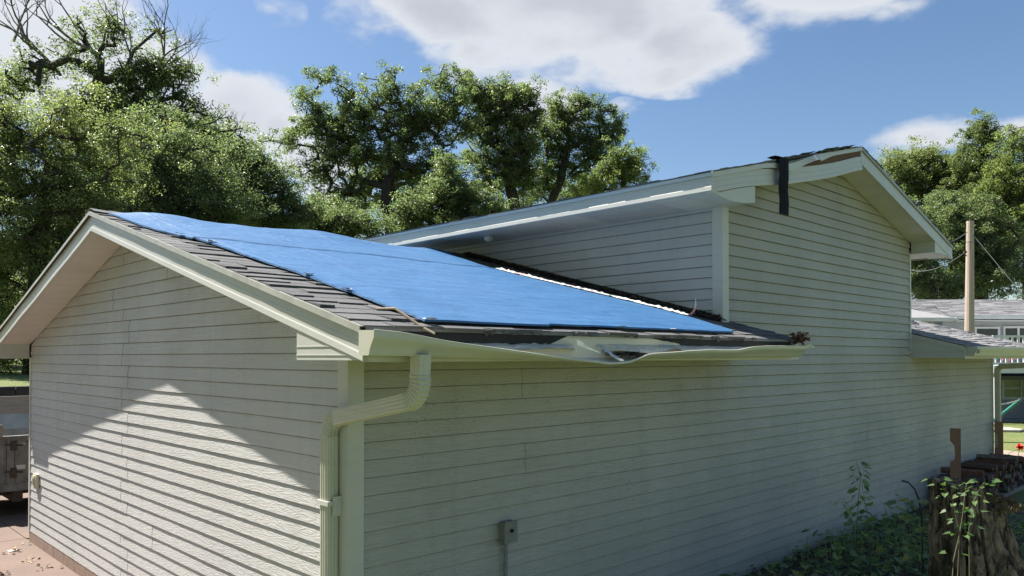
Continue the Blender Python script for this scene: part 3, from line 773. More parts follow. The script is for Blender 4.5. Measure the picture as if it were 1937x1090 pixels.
def tarp_pt(a, v):
    ul = interp(v, Lv, Lu) + .018 * nz(v * 5, 1.3); ur = interp(v, Rv, Ru) + .022 * nz(v * 5, 7.3)
    u = lerp(ul, ur, a)
    vb = v
    if v < -.5: vb = v + (.0 if u < 1 else .03) + .012 * nz(u * 3, 5)
    base = zr(vb) + .012
    dr = abs(vb - VR)
    if dr < .35: base += .030 * (1 - dr / .35) ** 2 * 0 - .020 * (1 - dr / .35) ** 2
    hump = .05 * math.exp(-((vb - VR) / .45) ** 2) * (.5 + .9 * nz(u * 1.25 + 3, 0, .5)) * sstep(-.2, .25, u)
    hump = max(hump, 0) + .020 * math.exp(-((vb - VR) / .3) ** 2) * sstep(-.3, .1, u)
    e = min(a, 1 - a) * (ur - ul); edge = min(1, e / .25) * min(1, (v + .64) / .2)
    wr = .012 * (nz(u * 1.6 + vb * .5, vb * 1.3, 2) + .5) + .006 * nz(u * 5 + vb * 3, vb * 2, 6) + .004 * abs(nz(u * 9 - vb * 7, vb * 4, 1))
    # puckers fanning from the low left corner and gathers along the eave
    wr += .007 * max(0, 1 - (vb + .6) / .5) * abs(nz(u * 16, vb * 5, 3))
    seam = .010 * math.exp(-((vb - 2.08) / .012) ** 2) + .006 * sstep(2.13, 2.07, vb)
    return (u, vb, base + hump + wr * edge + (seam if vb < VR else 0) + .003)
vs_ = lin(-.60, 2.0, 60) + lin(2.01, 2.16, 22) + lin(2.18, 4.6, 60)
m = MB(); rows = [[tarp_pt(a, v) for a in lin(0, 1, 110)] for v in vs_]
m.grid(rows); m.grid([[(p[0], p[1], p[2] - .0025) for p in r] for r in rows][::-1])
m.grid([rows[0], [(p[0], p[1] - .004, p[2] - .012) for p in rows[0]]])
m.grid([[r[0] for r in rows], [(r[0][0] - .002, r[0][1], r[0][2] - .012) for r in rows]]); m.grid([[r[-1] for r in rows], [(r[-1][0] + .002, r[-1][1], r[-1][2] - .012) for r in rows]])
tarp = empty('tarp', W(1.6, 1.4, zr(1.4)), 'bright blue plastic tarp stretched over the low shingle roof', 'tarp', rz=ANG)
def inhouse(mb, name, mt, root, smooth=False):      # vertices in house frame, parent empty rotated like the house
    o = root.location - CC; du, dv, dz = o.dot(CU), o.dot(CV), root.location.z
    mb.v = [(p[0] - du, p[1] - dv, p[2] - dz) for p in mb.v]
    return mb.build(name, mt, root, smooth=smooth)
inhouse(m, 'sheet', TARP, tarp, True)
m = MB(); m.tube([(p[0], p[1], p[2] + .001) for p in [tarp_pt(a, 2.085) for a in lin(.07, .93, 90)]],   .0016, 4); inhouse(m, 'seam_cord', DRIP, tarp)
# crumpled white and pink tape on the right edge, curling up at its end
t = MT('crumpled_tape'); n_ = t.noise(9, 3, .6, t.mapping((1, 1, 1))); n2_ = t.noise(30, 4)
t.col(t.mix(t.ramp(n_, .56, .62, 0, .75), t.mix(n2_, (.80, .80, .78), (.55, .56, .56)), (.70, .22, .24))); t.rough(.5); t.bump(n2_, .6, .01); TAPE = t.m
m = MB(); rows = []
for v in lin(2.12, .02, 130):
    ur = interp(v, Rv, Ru) - .01 + .02 * nz(v * 8, 3); w = .085 + .045 * nz(v * 4, 8) + (0 if v > .2 else .01)
    rows.append([(ur - w * .35 + w * 1.1 * s + .008 * nz(v * 20, s * 3), v + .01 * nz(v * 30, s), zr(v) + .030 + .03 * abs(nz(v * 17, s * 2.2, 5)) * (1 if 0 < s < 1 else .4)) for s in (0, .2, .4, .6, .8, 1)])
m.grid(rows)
e = rows[-1][3]
m.grid([[(e[0] + .03 * q * 2 + dx * (1 - q * .9), e[1] - .05 * math.sin(q * 2.4), e[2] + .16 * q ** 1.6 - .01) for dx in (-.03, 0, .03)] for q in lin(0, 1, 10)])
m.grid([[(p[0], p[1], p[2] - .002) for p in r] for r in rows][::-1])
inhouse(m, 'tape', TAPE, tarp)
# little pink and white tape tags along the left and bottom edge
for (u, v) in ((.09, -.62), (.085, .15), (.09, .62), (.02, 1.9), (-.1, 2.2), (1.7, -.6), (2.3, -.6)):
    m = MB(); z = zr(v) + .02
    m.grid([[(u - .035 + .07 * a, v - .02 + .045 * b, z + .006 + .01 * rnd.random()) for a in (0, .33, .66, 1)] for b in (0, .5, 1)]); inhouse(m, 'tape_tag', TAPE, tarp)
# ------------------------------------------------------------------ loose things on and about the house
STICK = simple('pale_dry_stick', (.42, .35, .26), .8, (.28, .22, .16), 20)
def stick(name, pts, rad, mat, label, cat='stick', group=None):
    m = MB(); m.tube(pts, rad, 6); o = m.build(name, mat, None, origin=pts[0]); return tag(o, label, cat, group)
zz = lambda v: zr(v) + .02
stick('dry_stick', [W(-.10, -.42, zz(-.42) + .01), W(-.06, -.52, zz(-.52) + .035), W(0.0, -.66, 2.40), W(.03, -.73, 2.365)], [.006, .0075, .008, .006], STICK, 'pale forked dry stick lying over the eave beside the tarp corner', 'stick')
BLK = simple('black_underlayment', (.008, .010, .016), .95, (.018, .020, .028), 8, bump=.3, bscale=60, spec=.15)
m = MB(); rows = []
u0, u1 = 4.295, 4.475
for i in range(25):
    q = i / 24
    if q < .12: z = 4.085 + .012 * math.sin(q / .12 * 3.1); v = -VK + .06 - .12 * q / .12
    else: z = lerp(4.085, 3.555, (q - .12) / .88); v = -VK - .06 - .012 * nz(q * 4, 2)
    rows.append([(lerp(u0, u1, s) + .012 * nz(q * 3, 1) + (.004 * nz(q * 20, s * 5)), v - .012 * (1 - abs(2 * s - 1)) * (1 if s not in (0, 1) else 0), z + (.02 * (nz(s * 14, 3)) if i == 24 else 0)) for s in (0, .12, .25, .4, .5, .6, .75, .88, 1)])
m.grid(rows); m.grid([[(p[0], p[1] + .003, p[2]) for p in r] for r in rows][::-1])
st = empty('roofing_strip', W(4.38, -VK - .05, 4.08), 'long black torn roofing strip hanging down from the upper roof edge', 'roofing strip', rz=ANG)
inhouse(m, 'felt', BLK, st)
# clump of dry brown leaves at the gutter end
DRYL = simple('dry_brown_leaf', (.22, .105, .07), .7, (.12, .055, .04), 30)
def leaf_pts(c, d, up, l, w, kind='oval'):
    d = d.normalized(); s = d.cross(up)
    s = s.normalized() if s.length > 1e-4 else Vector((1, 0, 0)); n = s.cross(d)
    if kind == 'maple':
        out = [(0, 0), (.10, .10), (-.02, .42), (.22, .34), (.30, .50), (.40, .28), (.55, .40), (.62, .22), (1, 0)]
    elif kind == 'oak': out = [(0, 0), (.15, .08), (.25, .30), (.38, .16), (.52, .40), (.64, .2), (.8, .26), (1, 0)]
    else: out = [(0, 0), (.25, .26), (.55, .34), (.85, .16), (1, 0)]
    L1 = [c + d * (a * l) + s * (b * w) + n * (abs(b) * w * .35) for a, b in out]
    L2 = [c + d * (a * l) - s * (b * w) + n * (abs(b) * w * .35) for a, b in out]
    return L1, L2
def add_leaf(m, c, d, up, l, w, kind='oval', var=.5):
    L1, L2 = leaf_pts(c, d, up, l, w, kind)
    mid = [c + (L1[-1] - c) * q for q in (0, .5)]
    n = len(L1)
    if kind == 'oval':
        m.poly(L1, var); m.poly(L2[::-1], var)
    else:
        for L_, fl in ((L1, 0), (L2, 1)):
            ctr = c + (L1[-1] - c) * .35
            for i in range(n - 1):
                tri = [ctr, L_[i], L_[i + 1]]; m.poly(tri[::-1] if fl else tri, var)
rr = random.Random(2)
def leaf_clump(name, c, n, rad, size, mat, label, cat, kind='oval', flat=1.):
    m = MB()
    for i in range(n):
        p = Vector(c) + Vector((rr.gauss(0, rad), rr.gauss(0, rad), abs(rr.gauss(0, rad * flat))))
        add_leaf(m, p, Vector((rr.uniform(-1, 1), rr.uniform(-1, 1), rr.uniform(-.5, .8))), Vector((rr.uniform(-1, 1), rr.uniform(-1, 1), 1)), size * rr.uniform(.7, 1.3), size * rr.uniform(.7, 1.2), kind, rr.random())
    return tag(m.build(name, mat, None, origin=c), label, cat)
leaf_clump('leaf_clump', W(4.03, -.68, 2.385), 90, .030, .048, DRYL, 'clump of curled reddish dry leaves caught at the far gutter end', 'leaves', 'oval', .9)
BROWNL = simple('pale_dry_leaf', (.42, .33, .22), .8, (.30, .20, .12), 30)
LITT = simple('roof_litter', (.10, .07, .045), .9, (.04, .03, .022), 30)
m = MB()
for i in range(650):
    v = rr.uniform(-.1, 3.4); u = U0 - .02 - abs(rr.gauss(0, .07)) - (.04 if v < 1.5 else 0); z = zr(v) + .02 + rr.uniform(0, .02)
    add_leaf(m, Vector(W(u, v, z)), Vector((rr.gauss(0, 1), rr.gauss(0, 1), rr.gauss(0, .3))), Vector((rr.gauss(0, .5), rr.gauss(0, .5), 1)), rr.uniform(.02, .055), .035, 'oval', rr.random())
tag(m.build('leaf_litter', LITT), 'brown leaf litter caught on the shingles along the foot of the upper wall', 'leaf litter', None, 'stuff')
# dry leaves and scraps on the driveway
k = 0
for (px, py, n, s, lab) in ((30, 1045, 9, .055, 'tan dry leaf heap on the driveway under the white scrap'), (62, 1062, 8, .05, 'string of small dry leaves on the driveway nearest the foundation'),
                            (12, 1087, 12, .06, 'reddish brown leaves at the bottom left corner of the driveway'), (86, 1077, 7, .05, 'dry leaves on the driveway at the lower right by the blocks'),
                            (64, 1028, 7, .04, 'dry leaf scraps at the foot of the white corner post'), (120, 1072, 4, .04, 'pale curled leaf beside the foundation near the picture bottom')):
    d = 1469 * 2.24 / (py - 675); p = pw(px, py, d); p.z = .016
    leaf_clump('dry_leaves', tuple(p), n, .045, s, BROWNL if k != 2 else DRYL, lab, 'leaves', 'oval', .25); k += 1
d = 1469 * 2.24 / (1042 - 675); p = pw(26, 1041, d)
m = MB(); m.loft([[(p.x + a, p.y + b, .014 + h) for a, b in ((-.06, 0), (0, -.05), (.075, .01), (.02, .06))] for h in (0, .008)]); tag(m.build('plastic_scrap', simple('white_scrap', (.75, .76, .76), .5), None, origin=(p.x, p.y, .014)), 'flat white diamond shaped scrap lying on the driveway', 'scrap')

# ------------------------------------------------------------------ trees
def leaf_material(name, a, b, c=None, trans=.60, rough=.38):
    t = MT(name); v = t.attr()
    cc = t.mix(t.ramp(v, .15, .85), a, b)
    if c: cc = t.mix(t.ramp(v, .90, .97), cc, c)
    t.col(cc); t.rough(rough); t.b.inputs['Specular IOR Level'].default_value = .5
    tr = t.n('ShaderNodeBsdfTranslucent'); t.l(t.mix(1., cc, (1.4, 1.55, 1.0), 'MULTIPLY'), tr.inputs[0])
    mx_ = t.n('ShaderNodeMixShader'); mx_.inputs[0].default_value = trans
    t.l(t.b.outputs[0], mx_.inputs[1]); t.l(tr.outputs[0], mx_.inputs[2]); t.l(mx_.outputs[0], t.o.inputs[0])
    return t.m
LF_OAK = leaf_material('oak_leaves', (.092, .125, .062), (.172, .210, .095), (.26, .25, .12))
LF_DARK = leaf_material('dark_leaves', (.105, .140, .075), (.185, .225, .110), (.22, .20, .10), .60)
LF_LIGHT = leaf_material('light_leaves', (.115, .152, .055), (.205, .240, .090), (.30, .27, .12))
LF_MIX = leaf_material('mixed_leaves', (.120, .150, .070), (.225, .252, .108), (.29, .20, .13))
LF_CON = leaf_material('cypress_green', (.085, .115, .052), (.165, .198, .084), (.24, .25, .11))
BARK = simple('bark', (.050, .041, .034), .95, (.024, .020, .017), 8, (1, 1, .3), .6, 20)
DEADB = simple('dead_grey_wood', (.17, .145, .125), .9, (.09, .075, .065), 8)

def np_leaves(centers, spread, per, size, seed, up_bias=.45, elong=.5):
    """centers: Nx3, spread per centre; returns verts (n*4,3), var"""
    g = np.random.default_rng(seed)
    C_ = np.repeat(centers, per, axis=0); S = np.repeat(spread, per)[:, None]
    n = len(C_)
    off = g.normal(0, 1, (n, 3)); ln = np.linalg.norm(off, axis=1, keepdims=True) + 1e-6
    off = off / ln * (g.random((n, 1)) ** .5) * S * np.array([1, 1, .75])
    P = C_ + off
    nrm = g.normal(0, 1, (n, 3)); nrm[:, 2] = np.abs(nrm[:, 2]) + up_bias; nrm /= np.linalg.norm(nrm, axis=1, keepdims=True)
    a = np.cross(nrm, g.normal(0, 1, (n, 3))); a /= np.linalg.norm(a, axis=1, keepdims=True) + 1e-9
    b = np.cross(nrm, a)
    s = size * (.65 + .7 * g.random((n, 1)))
    fold = nrm * s * .18
    V = np.stack([P - a * s * .5, P + b * s * elong * .5 + fold, P + a * s * .5, P - b * s * elong * .5 + fold], axis=1).reshape(-1, 3)
    base = np.repeat(g.random(len(centers)), per)
    var = np.clip(.55 * base + .45 * g.random(n) + .0, 0, 1)
    return V, np.repeat(var, 4)
def leaf_mesh(name, V, var, mat, root):
    n = len(V) // 4; me = bpy.data.meshes.new(name)
    V = V - np.array(root.location)
    me.vertices.add(len(V)); me.vertices.foreach_set('co', V.astype(np.float32).ravel())
    me.loops.add(len(V)); me.loops.foreach_set('vertex_index', np.arange(len(V), dtype=np.int32))
    me.polygons.add(n); me.polygons.foreach_set('loop_start', np.arange(0, 4 * n, 4, dtype=np.int32))
    try: me.polygons.foreach_set('loop_total', np.full(n, 4, dtype=np.int32))
    except Exception: pass
    at = me.attributes.new('var', 'FLOAT', 'POINT'); at.data.foreach_set('value', var.astype(np.float32))
    me.materials.append(mat); me.update(calc_edges=True); me.validate()
    o = bpy.data.objects.new(name, me); col.objects.link(o); o.parent = root
    return o
def limb_mesh(root, nodes, parent, name, mat, rtip, rmax, rootz, expo=.42):
    n = len(nodes); load = [1.] * n
    for i in range(n - 1, 0, -1): load[parent[i]] += load[i]
    mx_ = load[0]
    m = MB()
    kids = [[] for _ in range(n)]
    for i in range(1, n): kids[parent[i]].append(i)
    rad = [max(rtip, rmax * (l / mx_) ** expo) for l in load]
    # chains
    done = set()
    starts = [(None, 0)]
    while starts:
        p, i = starts.pop(); chain = [] if p is None else [p]; rads = [] if p is None else [min(rad[p], rad[i] * 1.25)]
        while True:
            chain.append(i); rads.append(rad[i])
            if not kids[i]: break
            ks = sorted(kids[i], key=lambda q: -load[q])
            for q in ks[1:]: starts.append((i, q))
            i = ks[0]
        if len(chain) > 1:
            m.tube([nodes[q] for q in chain], rads, 7 if rads[0] > .06 else 4, .5, False)
    return m.build(name, mat, root, world=True)
def tree(name, label, base, trunk, blobs, D, leafmat, seed, clumps=110, per=130, size=.13, cspread=.55, rmax=.28, group='trees behind the house', depth=1.0, dead=None, sub=5, cat='tree', rtip=.014, fill=None, barkmat=None):
    """trunk: list of photo px at depth D; blobs: (px,py,rx,ry) at depth D -> ellipsoids of real size"""
    g = random.Random(seed)
    root = empty(name, base, label, cat, group)
    nodes = [Vector(base)] ; parent = [0]
    for q in trunk:
        p = pw(q[0], q[1], D + (q[2] if len(q) > 2 else 0)); a = nodes[-1]
        for j in (1, 2, 3):
            nodes.append(a.lerp(p, j / 3) + Vector((g.uniform(-1, 1), g.uniform(-1, 1), 0)) * .04); parent.append(len(nodes) - 2)
    ntr = len(nodes)
    B = []
    for bl in blobs:
        px, py, rx, ry = bl[:4]; dd = bl[4] if len(bl) > 4 else 0
        c = pw(px, py, D + dd); B.append((c, rx / F * D, max(min(rx, ry) * 1.15, (rx + ry) * .5) / F * D * depth, ry / F * D))
    vol = [b[1] * b[2] * b[3] for b in B]; vol = [v ** .72 for v in vol]; tot = sum(vol); pts = []
    for b, v in zip(B, vol):
        k = max(2, int(round(1.15 * clumps * v / tot))); c = 0; loc = []
        while len(loc) < k and c < k * 60:
            c += 1
            q = Vector((g.gauss(0, 1), g.gauss(0, 1), g.gauss(0, 1))).normalized() * (g.random() ** .38)
            p = b[0] + Vector((q.x * b[1], q.y * b[2], q.z * b[3]))
            if all((p - o).length > cspread * .62 for o in loc): loc.append(p)
        pts += loc
    spf = 1.28 if D < 34 or D > 43 else 1.08
    top = nodes[ntr - 1]; pts.sort(key=lambda p: (p - top).length)
    for p in pts:
        best = None; bc = 1e9
        for i in range(max(2, ntr // 3), len(nodes)):
            q = nodes[i]; d = (p - q).length; c = d + max(0, (q.z - p.z)) * .7 + (.15 if i >= ntr else 0)
            if c < bc: bc = c; best = i
        a = nodes[best]; d = (p - a).length
        k = max(1, min(5, int(d / .7))); last = best
        side = Vector((g.uniform(-1, 1), g.uniform(-1, 1), g.uniform(-.3, .6))) * d * .16
        for j in range(1, k + 1):
            t_ = j / k; q = a.lerp(p, t_) + side * math.sin(t_ * math.pi) + Vector((g.uniform(-1, 1), g.uniform(-1, 1), g.uniform(-1, 1))) * .06
            nodes.append(q); parent.append(last); last = len(nodes) - 1
        for j in range(3):                              # twigs through the clump
            q = p + Vector((g.gauss(0, 1), g.gauss(0, 1), g.gauss(.2, .7))) * cspread * .5
            nodes.append(q); parent.append(last)
    zmin = ground_z(base[0], base[1])
    limb_mesh(root, nodes, parent, 'trunk', barkmat or BARK, rtip, rmax, zmin)
    # leaves: sub-tufts around every clump
    cen = []; spr = []
    for p in pts:
        for j in range(sub):
            q = p + Vector((g.gauss(0, 1), g.gauss(0, 1), g.gauss(0, .8))) * cspread * .55 * spf
            cen.append(q[:]); spr.append(cspread * spf * g.uniform(.38, .72))
    V, var = np_leaves(np.array(cen), np.array(spr), max(1, int(per * 1.95) // sub), size * .72, seed)
    leaf_mesh('crown', V, var, leafmat, root)
    return root, nodes
def dead_twigs(root, name, starts, D, seed, mat, levels=3):
    g = random.Random(seed); m = MB()
    def grow(p, d, l, r, lev):
        n = 5; path = [p]; dd = d.copy(); kids = []
        for i in range(n):
            dd = (dd + Vector((g.gauss(0, .16), g.gauss(0, .16), g.gauss(.05, .12)))).normalized()
            q = path[-1] + dd * (l / n); path.append(q)
            if lev > 0 and i >= (2 if lev > 1 else 1): kids.append((q, dd.copy(), i))
        m.tube(path, [r * (1 - .72 * i / n) for i in range(n + 1)], 5 if lev > 1 else 3, .5, False)
        for q, dq, i in kids:
            for _ in range(2 if lev > 1 else 1):
                if g.random() < .62:
                    ax = Vector((g.gauss(0, 1), g.gauss(0, 1), g.gauss(0, .5))).normalized()
                    nd = (dq * .75 + ax * .62 + Vector((0, 0, .22))).normalized()
                    grow(q, nd, l * g.uniform(.42, .66), r * (1 - .65 * i / n) * .62, lev - 1)
    for (a, b, r) in starts:
        A = pw(a[0], a[1], D + (a[2] if len(a) > 2 else 0)); B_ = pw(b[0], b[1], D + (b[2] if len(b) > 2 else 0))
        grow(A, (B_ - A).normalized(), (B_ - A).length, r, levels)
    return m.build(name, mat, root, world=True)

def gbase(px, D):
    x = (px - 968) / F * D; return (x, D, ground_z(x, D) - .05)
# left group -------------------------------------------------------
TG = 'trees behind the house'
rt, nd = tree('oak_tree', 'tall old oak at the upper left with a bare dead branching top', gbase(205, 27),
     [(207, 420), (200, 300), (195, 215), (182, 175), (186, 110), (165, 88)],
     [(212, 72, 22, 38), (150, 58, 24, 22), (265, 195, 46, 36), (170, 200, 40, 30), (262, 130, 42, 46), (300, 140, 40, 34), (235, 165, 40, 36), (120, 105, 26, 22), (190, 45, 22, 20), (320, 175, 36, 26), (296, 55, 9, 12), (340, 120, 20, 16), (170, 130, 30, 24),
      (250, 230, 80, 45), (350, 235, 60, 45), (420, 270, 50, 40), (180, 260, 90, 60), (300, 300, 90, 60), (60, 125, 50, 22), (30, 160, 60, 30)],
     27, LF_OAK, 101, clumps=200, per=125, size=.125, cspread=.44, rmax=.36, rtip=.018)
dead_twigs(rt, 'dead_branches', [((186, 110), (88, 10), .075), ((168, 92), (115, -35), .055), ((186, 100), (215, 5), .05), ((255, 190), (268, 40), .06), ((265, 175), (345, 62), .07),
      ((255, 185), (370, 118), .05), ((100, 130), (8, 40), .07), ((55, 90), (-30, -20), .06), ((110, 140), (45, 20), .06), ((380, 235), (440, 215), .03), ((420, 265), (455, 245), .03), ((330, 165), (385, 130), .03), ((60, 170), (-30, 150), .07), ((20, 75), (55, -20), .05), ((230, 60), (238, -5), .03), ((130, 80), (60, 30), .05)], 27, 5, DEADB)
dead_twigs(rt, 'heavy_limb', [((205, 200), (290, 165), .10)], 27, 8, BARK, levels=1)
tree('maple_tree', 'broad leafy tree filling the left edge with small bright leaves', gbase(60, 19.5), [(70, 560), (80, 400), (90, 300)],
     [(60, 250, 90, 60), (150, 225, 70, 45), (20, 330, 110, 90), (150, 330, 110, 90), (60, 440, 130, 110), (170, 440, 90, 70), (-60, 300, 90, 110), (230, 270, 50, 50), (20, 560, 120, 60), (-40, 460, 90, 120), (0, 200, 60, 40), (30, 660, 90, 70)],
     19.5, LF_MIX, 111, clumps=260, per=230, size=.088, cspread=.42, rmax=.22, rtip=.01)
tree('maple_tree', 'rounded leafy tree just right of the gable peak behind the ridge', gbase(290, 24), [(300, 500), (310, 420), (320, 340)],
     [(310, 290, 80, 70), (250, 350, 100, 90), (360, 340, 90, 80), (330, 420, 110, 60), (200, 400, 80, 60), (420, 400, 70, 50), (300, 470, 140, 50)],
     24, LF_DARK, 112, clumps=210, per=200, size=.10, cspread=.46, rmax=.24, rtip=.012)
tree('oak_tree', 'spreading tree sloping down beyond the middle of the tarp', gbase(420, 31), [(420, 480), (415, 400), (410, 340)],
     [(400, 250, 40, 40), (430, 310, 60, 50), (470, 310, 40, 30), (480, 360, 70, 55), (530, 400, 60, 50), (420, 400, 80, 60), (500, 440, 90, 35), (560, 430, 50, 35), (500, 320, 35, 22), (540, 355, 28, 24), (350, 260, 50, 50)],
     31, LF_OAK, 113, clumps=190, per=180, size=.125, cspread=.5, rmax=.24, rtip=.014)
tree('maple_tree', 'dark ivy covered tree low down against the gable peak', gbase(60, 23), [(90, 600), (100, 500)],
     [(60, 520, 90, 60), (-20, 560, 100, 90), (100, 470, 70, 60), (150, 420, 70, 60), (0, 640, 90, 60), (60, 600, 80, 50)],
     23, LF_DARK, 114, clumps=130, per=190, size=.10, cspread=.45, rmax=.2, rtip=.012)
# middle group ------------------------------------------------------
tree('oak_tree', 'wide dark oak with forked black trunk in the middle of the skyline', gbase(737, 38), [(737, 470), (738, 420), (728, 385), (735, 340)],
     [(600, 150, 16, 16), (628, 145, 16, 14), (575, 178, 22, 18), (600, 200, 34, 22), (660, 195, 30, 24), (645, 165, 16, 14), (730, 150, 20, 16), (725, 185, 36, 26), (560, 240, 26, 18), (530, 270, 26, 14), (548, 262, 22, 14), (600, 240, 40, 26),
      (650, 240, 50, 36), (700, 230, 50, 36), (770, 185, 28, 24), (800, 210, 40, 36), (840, 150, 20, 16), (865, 140, 14, 14), (815, 165, 24, 18), (855, 190, 36, 30), (760, 240, 50, 36), (820, 250, 46, 36), (870, 235, 30, 28), (620, 290, 50, 32), (690, 290, 50, 36), (760, 300, 50, 40), (820, 310, 40, 36),
      (600, 330, 36, 26), (620, 375, 40, 24), (660, 400, 40, 24), (660, 345, 34, 26), (800, 360, 36, 30), (700, 355, 46, 34, 3), (765, 370, 46, 36, 3), (735, 325, 50, 34, 2), (690, 405, 46, 30, 4), (780, 410, 40, 30, 4)],
     38, LF_OAK, 121, clumps=290, per=150, size=.16, cspread=.54, rmax=.31, rtip=.02)
tree('oak_tree', 'second oak of the middle clump leaning left behind the upper eave', gbase(985, 40), [(982, 460), (975, 400), (962, 340), (955, 290)],
     [(895, 160, 26, 22), (920, 185, 36, 26), (985, 165, 30, 18), (975, 185, 34, 24), (950, 165, 20, 16), (940, 225, 44, 32), (990, 225, 30, 30), (905, 235, 26, 26), (950, 280, 50, 30), (1000, 275, 26, 26), (900, 300, 24, 24), (960, 320, 50, 26), (920, 350, 40, 24), (990, 340, 30, 30), (1010, 210, 16, 22)],
     40, LF_OAK, 122, clumps=135, per=165, size=.16, cspread=.56, rmax=.30, rtip=.02)
tree('oak_tree', 'airy oak with open branches at the right end of the middle clump', gbase(1030, 42), [(1032, 460), (1040, 390), (1060, 340), (1070, 290)],
     [(1060, 195, 24, 20), (1090, 185, 24, 12), (1115, 195, 24, 16), (1050, 225, 30, 24), (1085, 230, 30, 22), (1140, 215, 26, 20), (1155, 245, 26, 20), (1110, 260, 30, 20), (1030, 260, 26, 24), (1070, 275, 30, 24), (1120, 295, 30, 18), (1165, 255, 16, 10), (1040, 310, 34, 24), (1090, 325, 36, 22), (1130, 280, 26, 24), (1020, 340, 26, 26), (1175, 240, 8, 10)],
     42, LF_OAK, 123, clumps=120, per=135, size=.16, cspread=.52, rmax=.24, rtip=.022)
tree('birch_tree', 'small pale yellow green tree just above the upper roof line', gbase(1180, 40), [(1175, 440), (1178, 370), (1182, 320)],
     [(1180, 300, 26, 22), (1205, 295, 14, 18), (1160, 325, 30, 20), (1195, 325, 26, 20), (1140, 345, 34, 18), (1200, 345, 24, 14), (1110, 360, 40, 16)],
     40, LF_LIGHT, 124, clumps=60, per=150, size=.14, cspread=.48, rmax=.14, rtip=.014)
tree('oak_tree', 'dense low dark tree between the forked oak and the second oak', gbase(845, 35), [(845, 470), (845, 420), (850, 380)],
     [(850, 350, 46, 34), (820, 395, 60, 36), (890, 380, 50, 34), (880, 420, 60, 26), (780, 420, 50, 30), (930, 400, 40, 24), (840, 310, 26, 20)],
     35, LF_DARK, 125, clumps=120, per=180, size=.14, cspread=.5, rmax=.22, rtip=.014)
tree('maple_tree', 'bushy tree low behind the far end of the tarp', gbase(640, 33), [(640, 480), (640, 440)],
     [(600, 420, 50, 36), (650, 420, 50, 30), (560, 440, 50, 30), (700, 435, 40, 22), (620, 455, 60, 26)],
     33, LF_DARK, 126, clumps=80, per=170, size=.13, cspread=.5, rmax=.16, rtip=.014)
tree('maple_tree', 'leafy understorey tree low behind the upper eave line', gbase(1040, 46), [(1030, 470), (1030, 430)],
     [(1000, 390, 50, 30), (1060, 370, 50, 26), (950, 410, 50, 26), (1110, 365, 40, 20)],
     46, LF_OAK, 127, clumps=60, per=150, size=.16, cspread=.55, rmax=.16, rtip=.016)
# right group -------------------------------------------------------
TR = 'trees behind the neighbouring house'
tree('ash_tree', 'rounded olive tree at the left of the right hand trees', gbase(1750, 46), [(1755, 560), (1755, 450), (1752, 380)],
     [(1745, 296, 46, 16), (1700, 312, 30, 18), (1800, 345, 40, 50), (1740, 310, 34, 22), (1710, 325, 30, 24), (1770, 310, 30, 20), (1790, 330, 26, 22), (1730, 350, 44, 28), (1690, 340, 16, 16), (1775, 365, 40, 28), (1735, 395, 50, 26), (1700, 370, 26, 24)],
     46, LF_MIX, 131, clumps=110, per=180, size=.17, cspread=.6, rmax=.24, group=TR)
def cone(px, y0, y1, w0, w1, n): return [(px + math.sin(i * 2.4) * lerp(w0, w1, i / n) * .45, lerp(y0, y1, i / n), lerp(w0, w1, i / n) * .75, max(9, lerp(w0, w1, i / n) * .55)) for i in range(n + 1)]
tree('cypress_tree', 'tall pointed feathery green tree rising highest on the right', gbase(1862, 44), [(1862, 560), (1862, 400), (1862, 300), (1860, 250)],
     cone(1862, 232, 440, 16, 105, 17) + [(1866, 228, 5, 10), (1850, 240, 5, 11), (1878, 246, 5, 10), (1838, 256, 5, 10), (1893, 262, 5, 10)],
     44, LF_CON, 132, clumps=330, per=190, size=.14, cspread=.42, rmax=.26, group=TR)
tree('maple_tree', 'leafy tree with yellowing edge at the right border of the picture', gbase(1945, 41), [(1945, 560), (1945, 420), (1940, 380)],
     [(1905, 300, 30, 40), (1900, 350, 40, 40), (1930, 260, 26, 26), (1930, 340, 28, 30), (1960, 300, 40, 40), (1920, 390, 40, 40), (1970, 380, 60, 50), (1930, 440, 50, 40), (1990, 330, 60, 60), (1960, 270, 30, 30)],
     41, LF_LIGHT, 133, clumps=110, per=190, size=.15, cspread=.52, rmax=.24, group=TR)
tree('maple_tree', 'deep green tree directly behind the wooden utility pole', gbase(1835, 38), [(1850, 570), (1850, 500)],
     [(1850, 420, 60, 40), (1800, 460, 60, 50), (1880, 470, 60, 50), (1840, 520, 80, 45), (1910, 520, 60, 45), (1780, 400, 40, 30)],
     38, LF_DARK, 134, clumps=180, per=190, size=.14, cspread=.52, rmax=.24, group=TR)
tree('maple_tree', 'light green tree low down between the gable eave and the pole', gbase(1765, 36), [(1770, 580), (1765, 540)],
     [(1760, 540, 44, 34), (1730, 520, 30, 30), (1790, 550, 40, 24), (1740, 470, 34, 40), (1755, 420, 40, 34), (1700, 440, 30, 50), (1700, 500, 40, 60)],
     36, LF_OAK, 135, clumps=120, per=190, size=.13, cspread=.5, rmax=.16, group=TR)
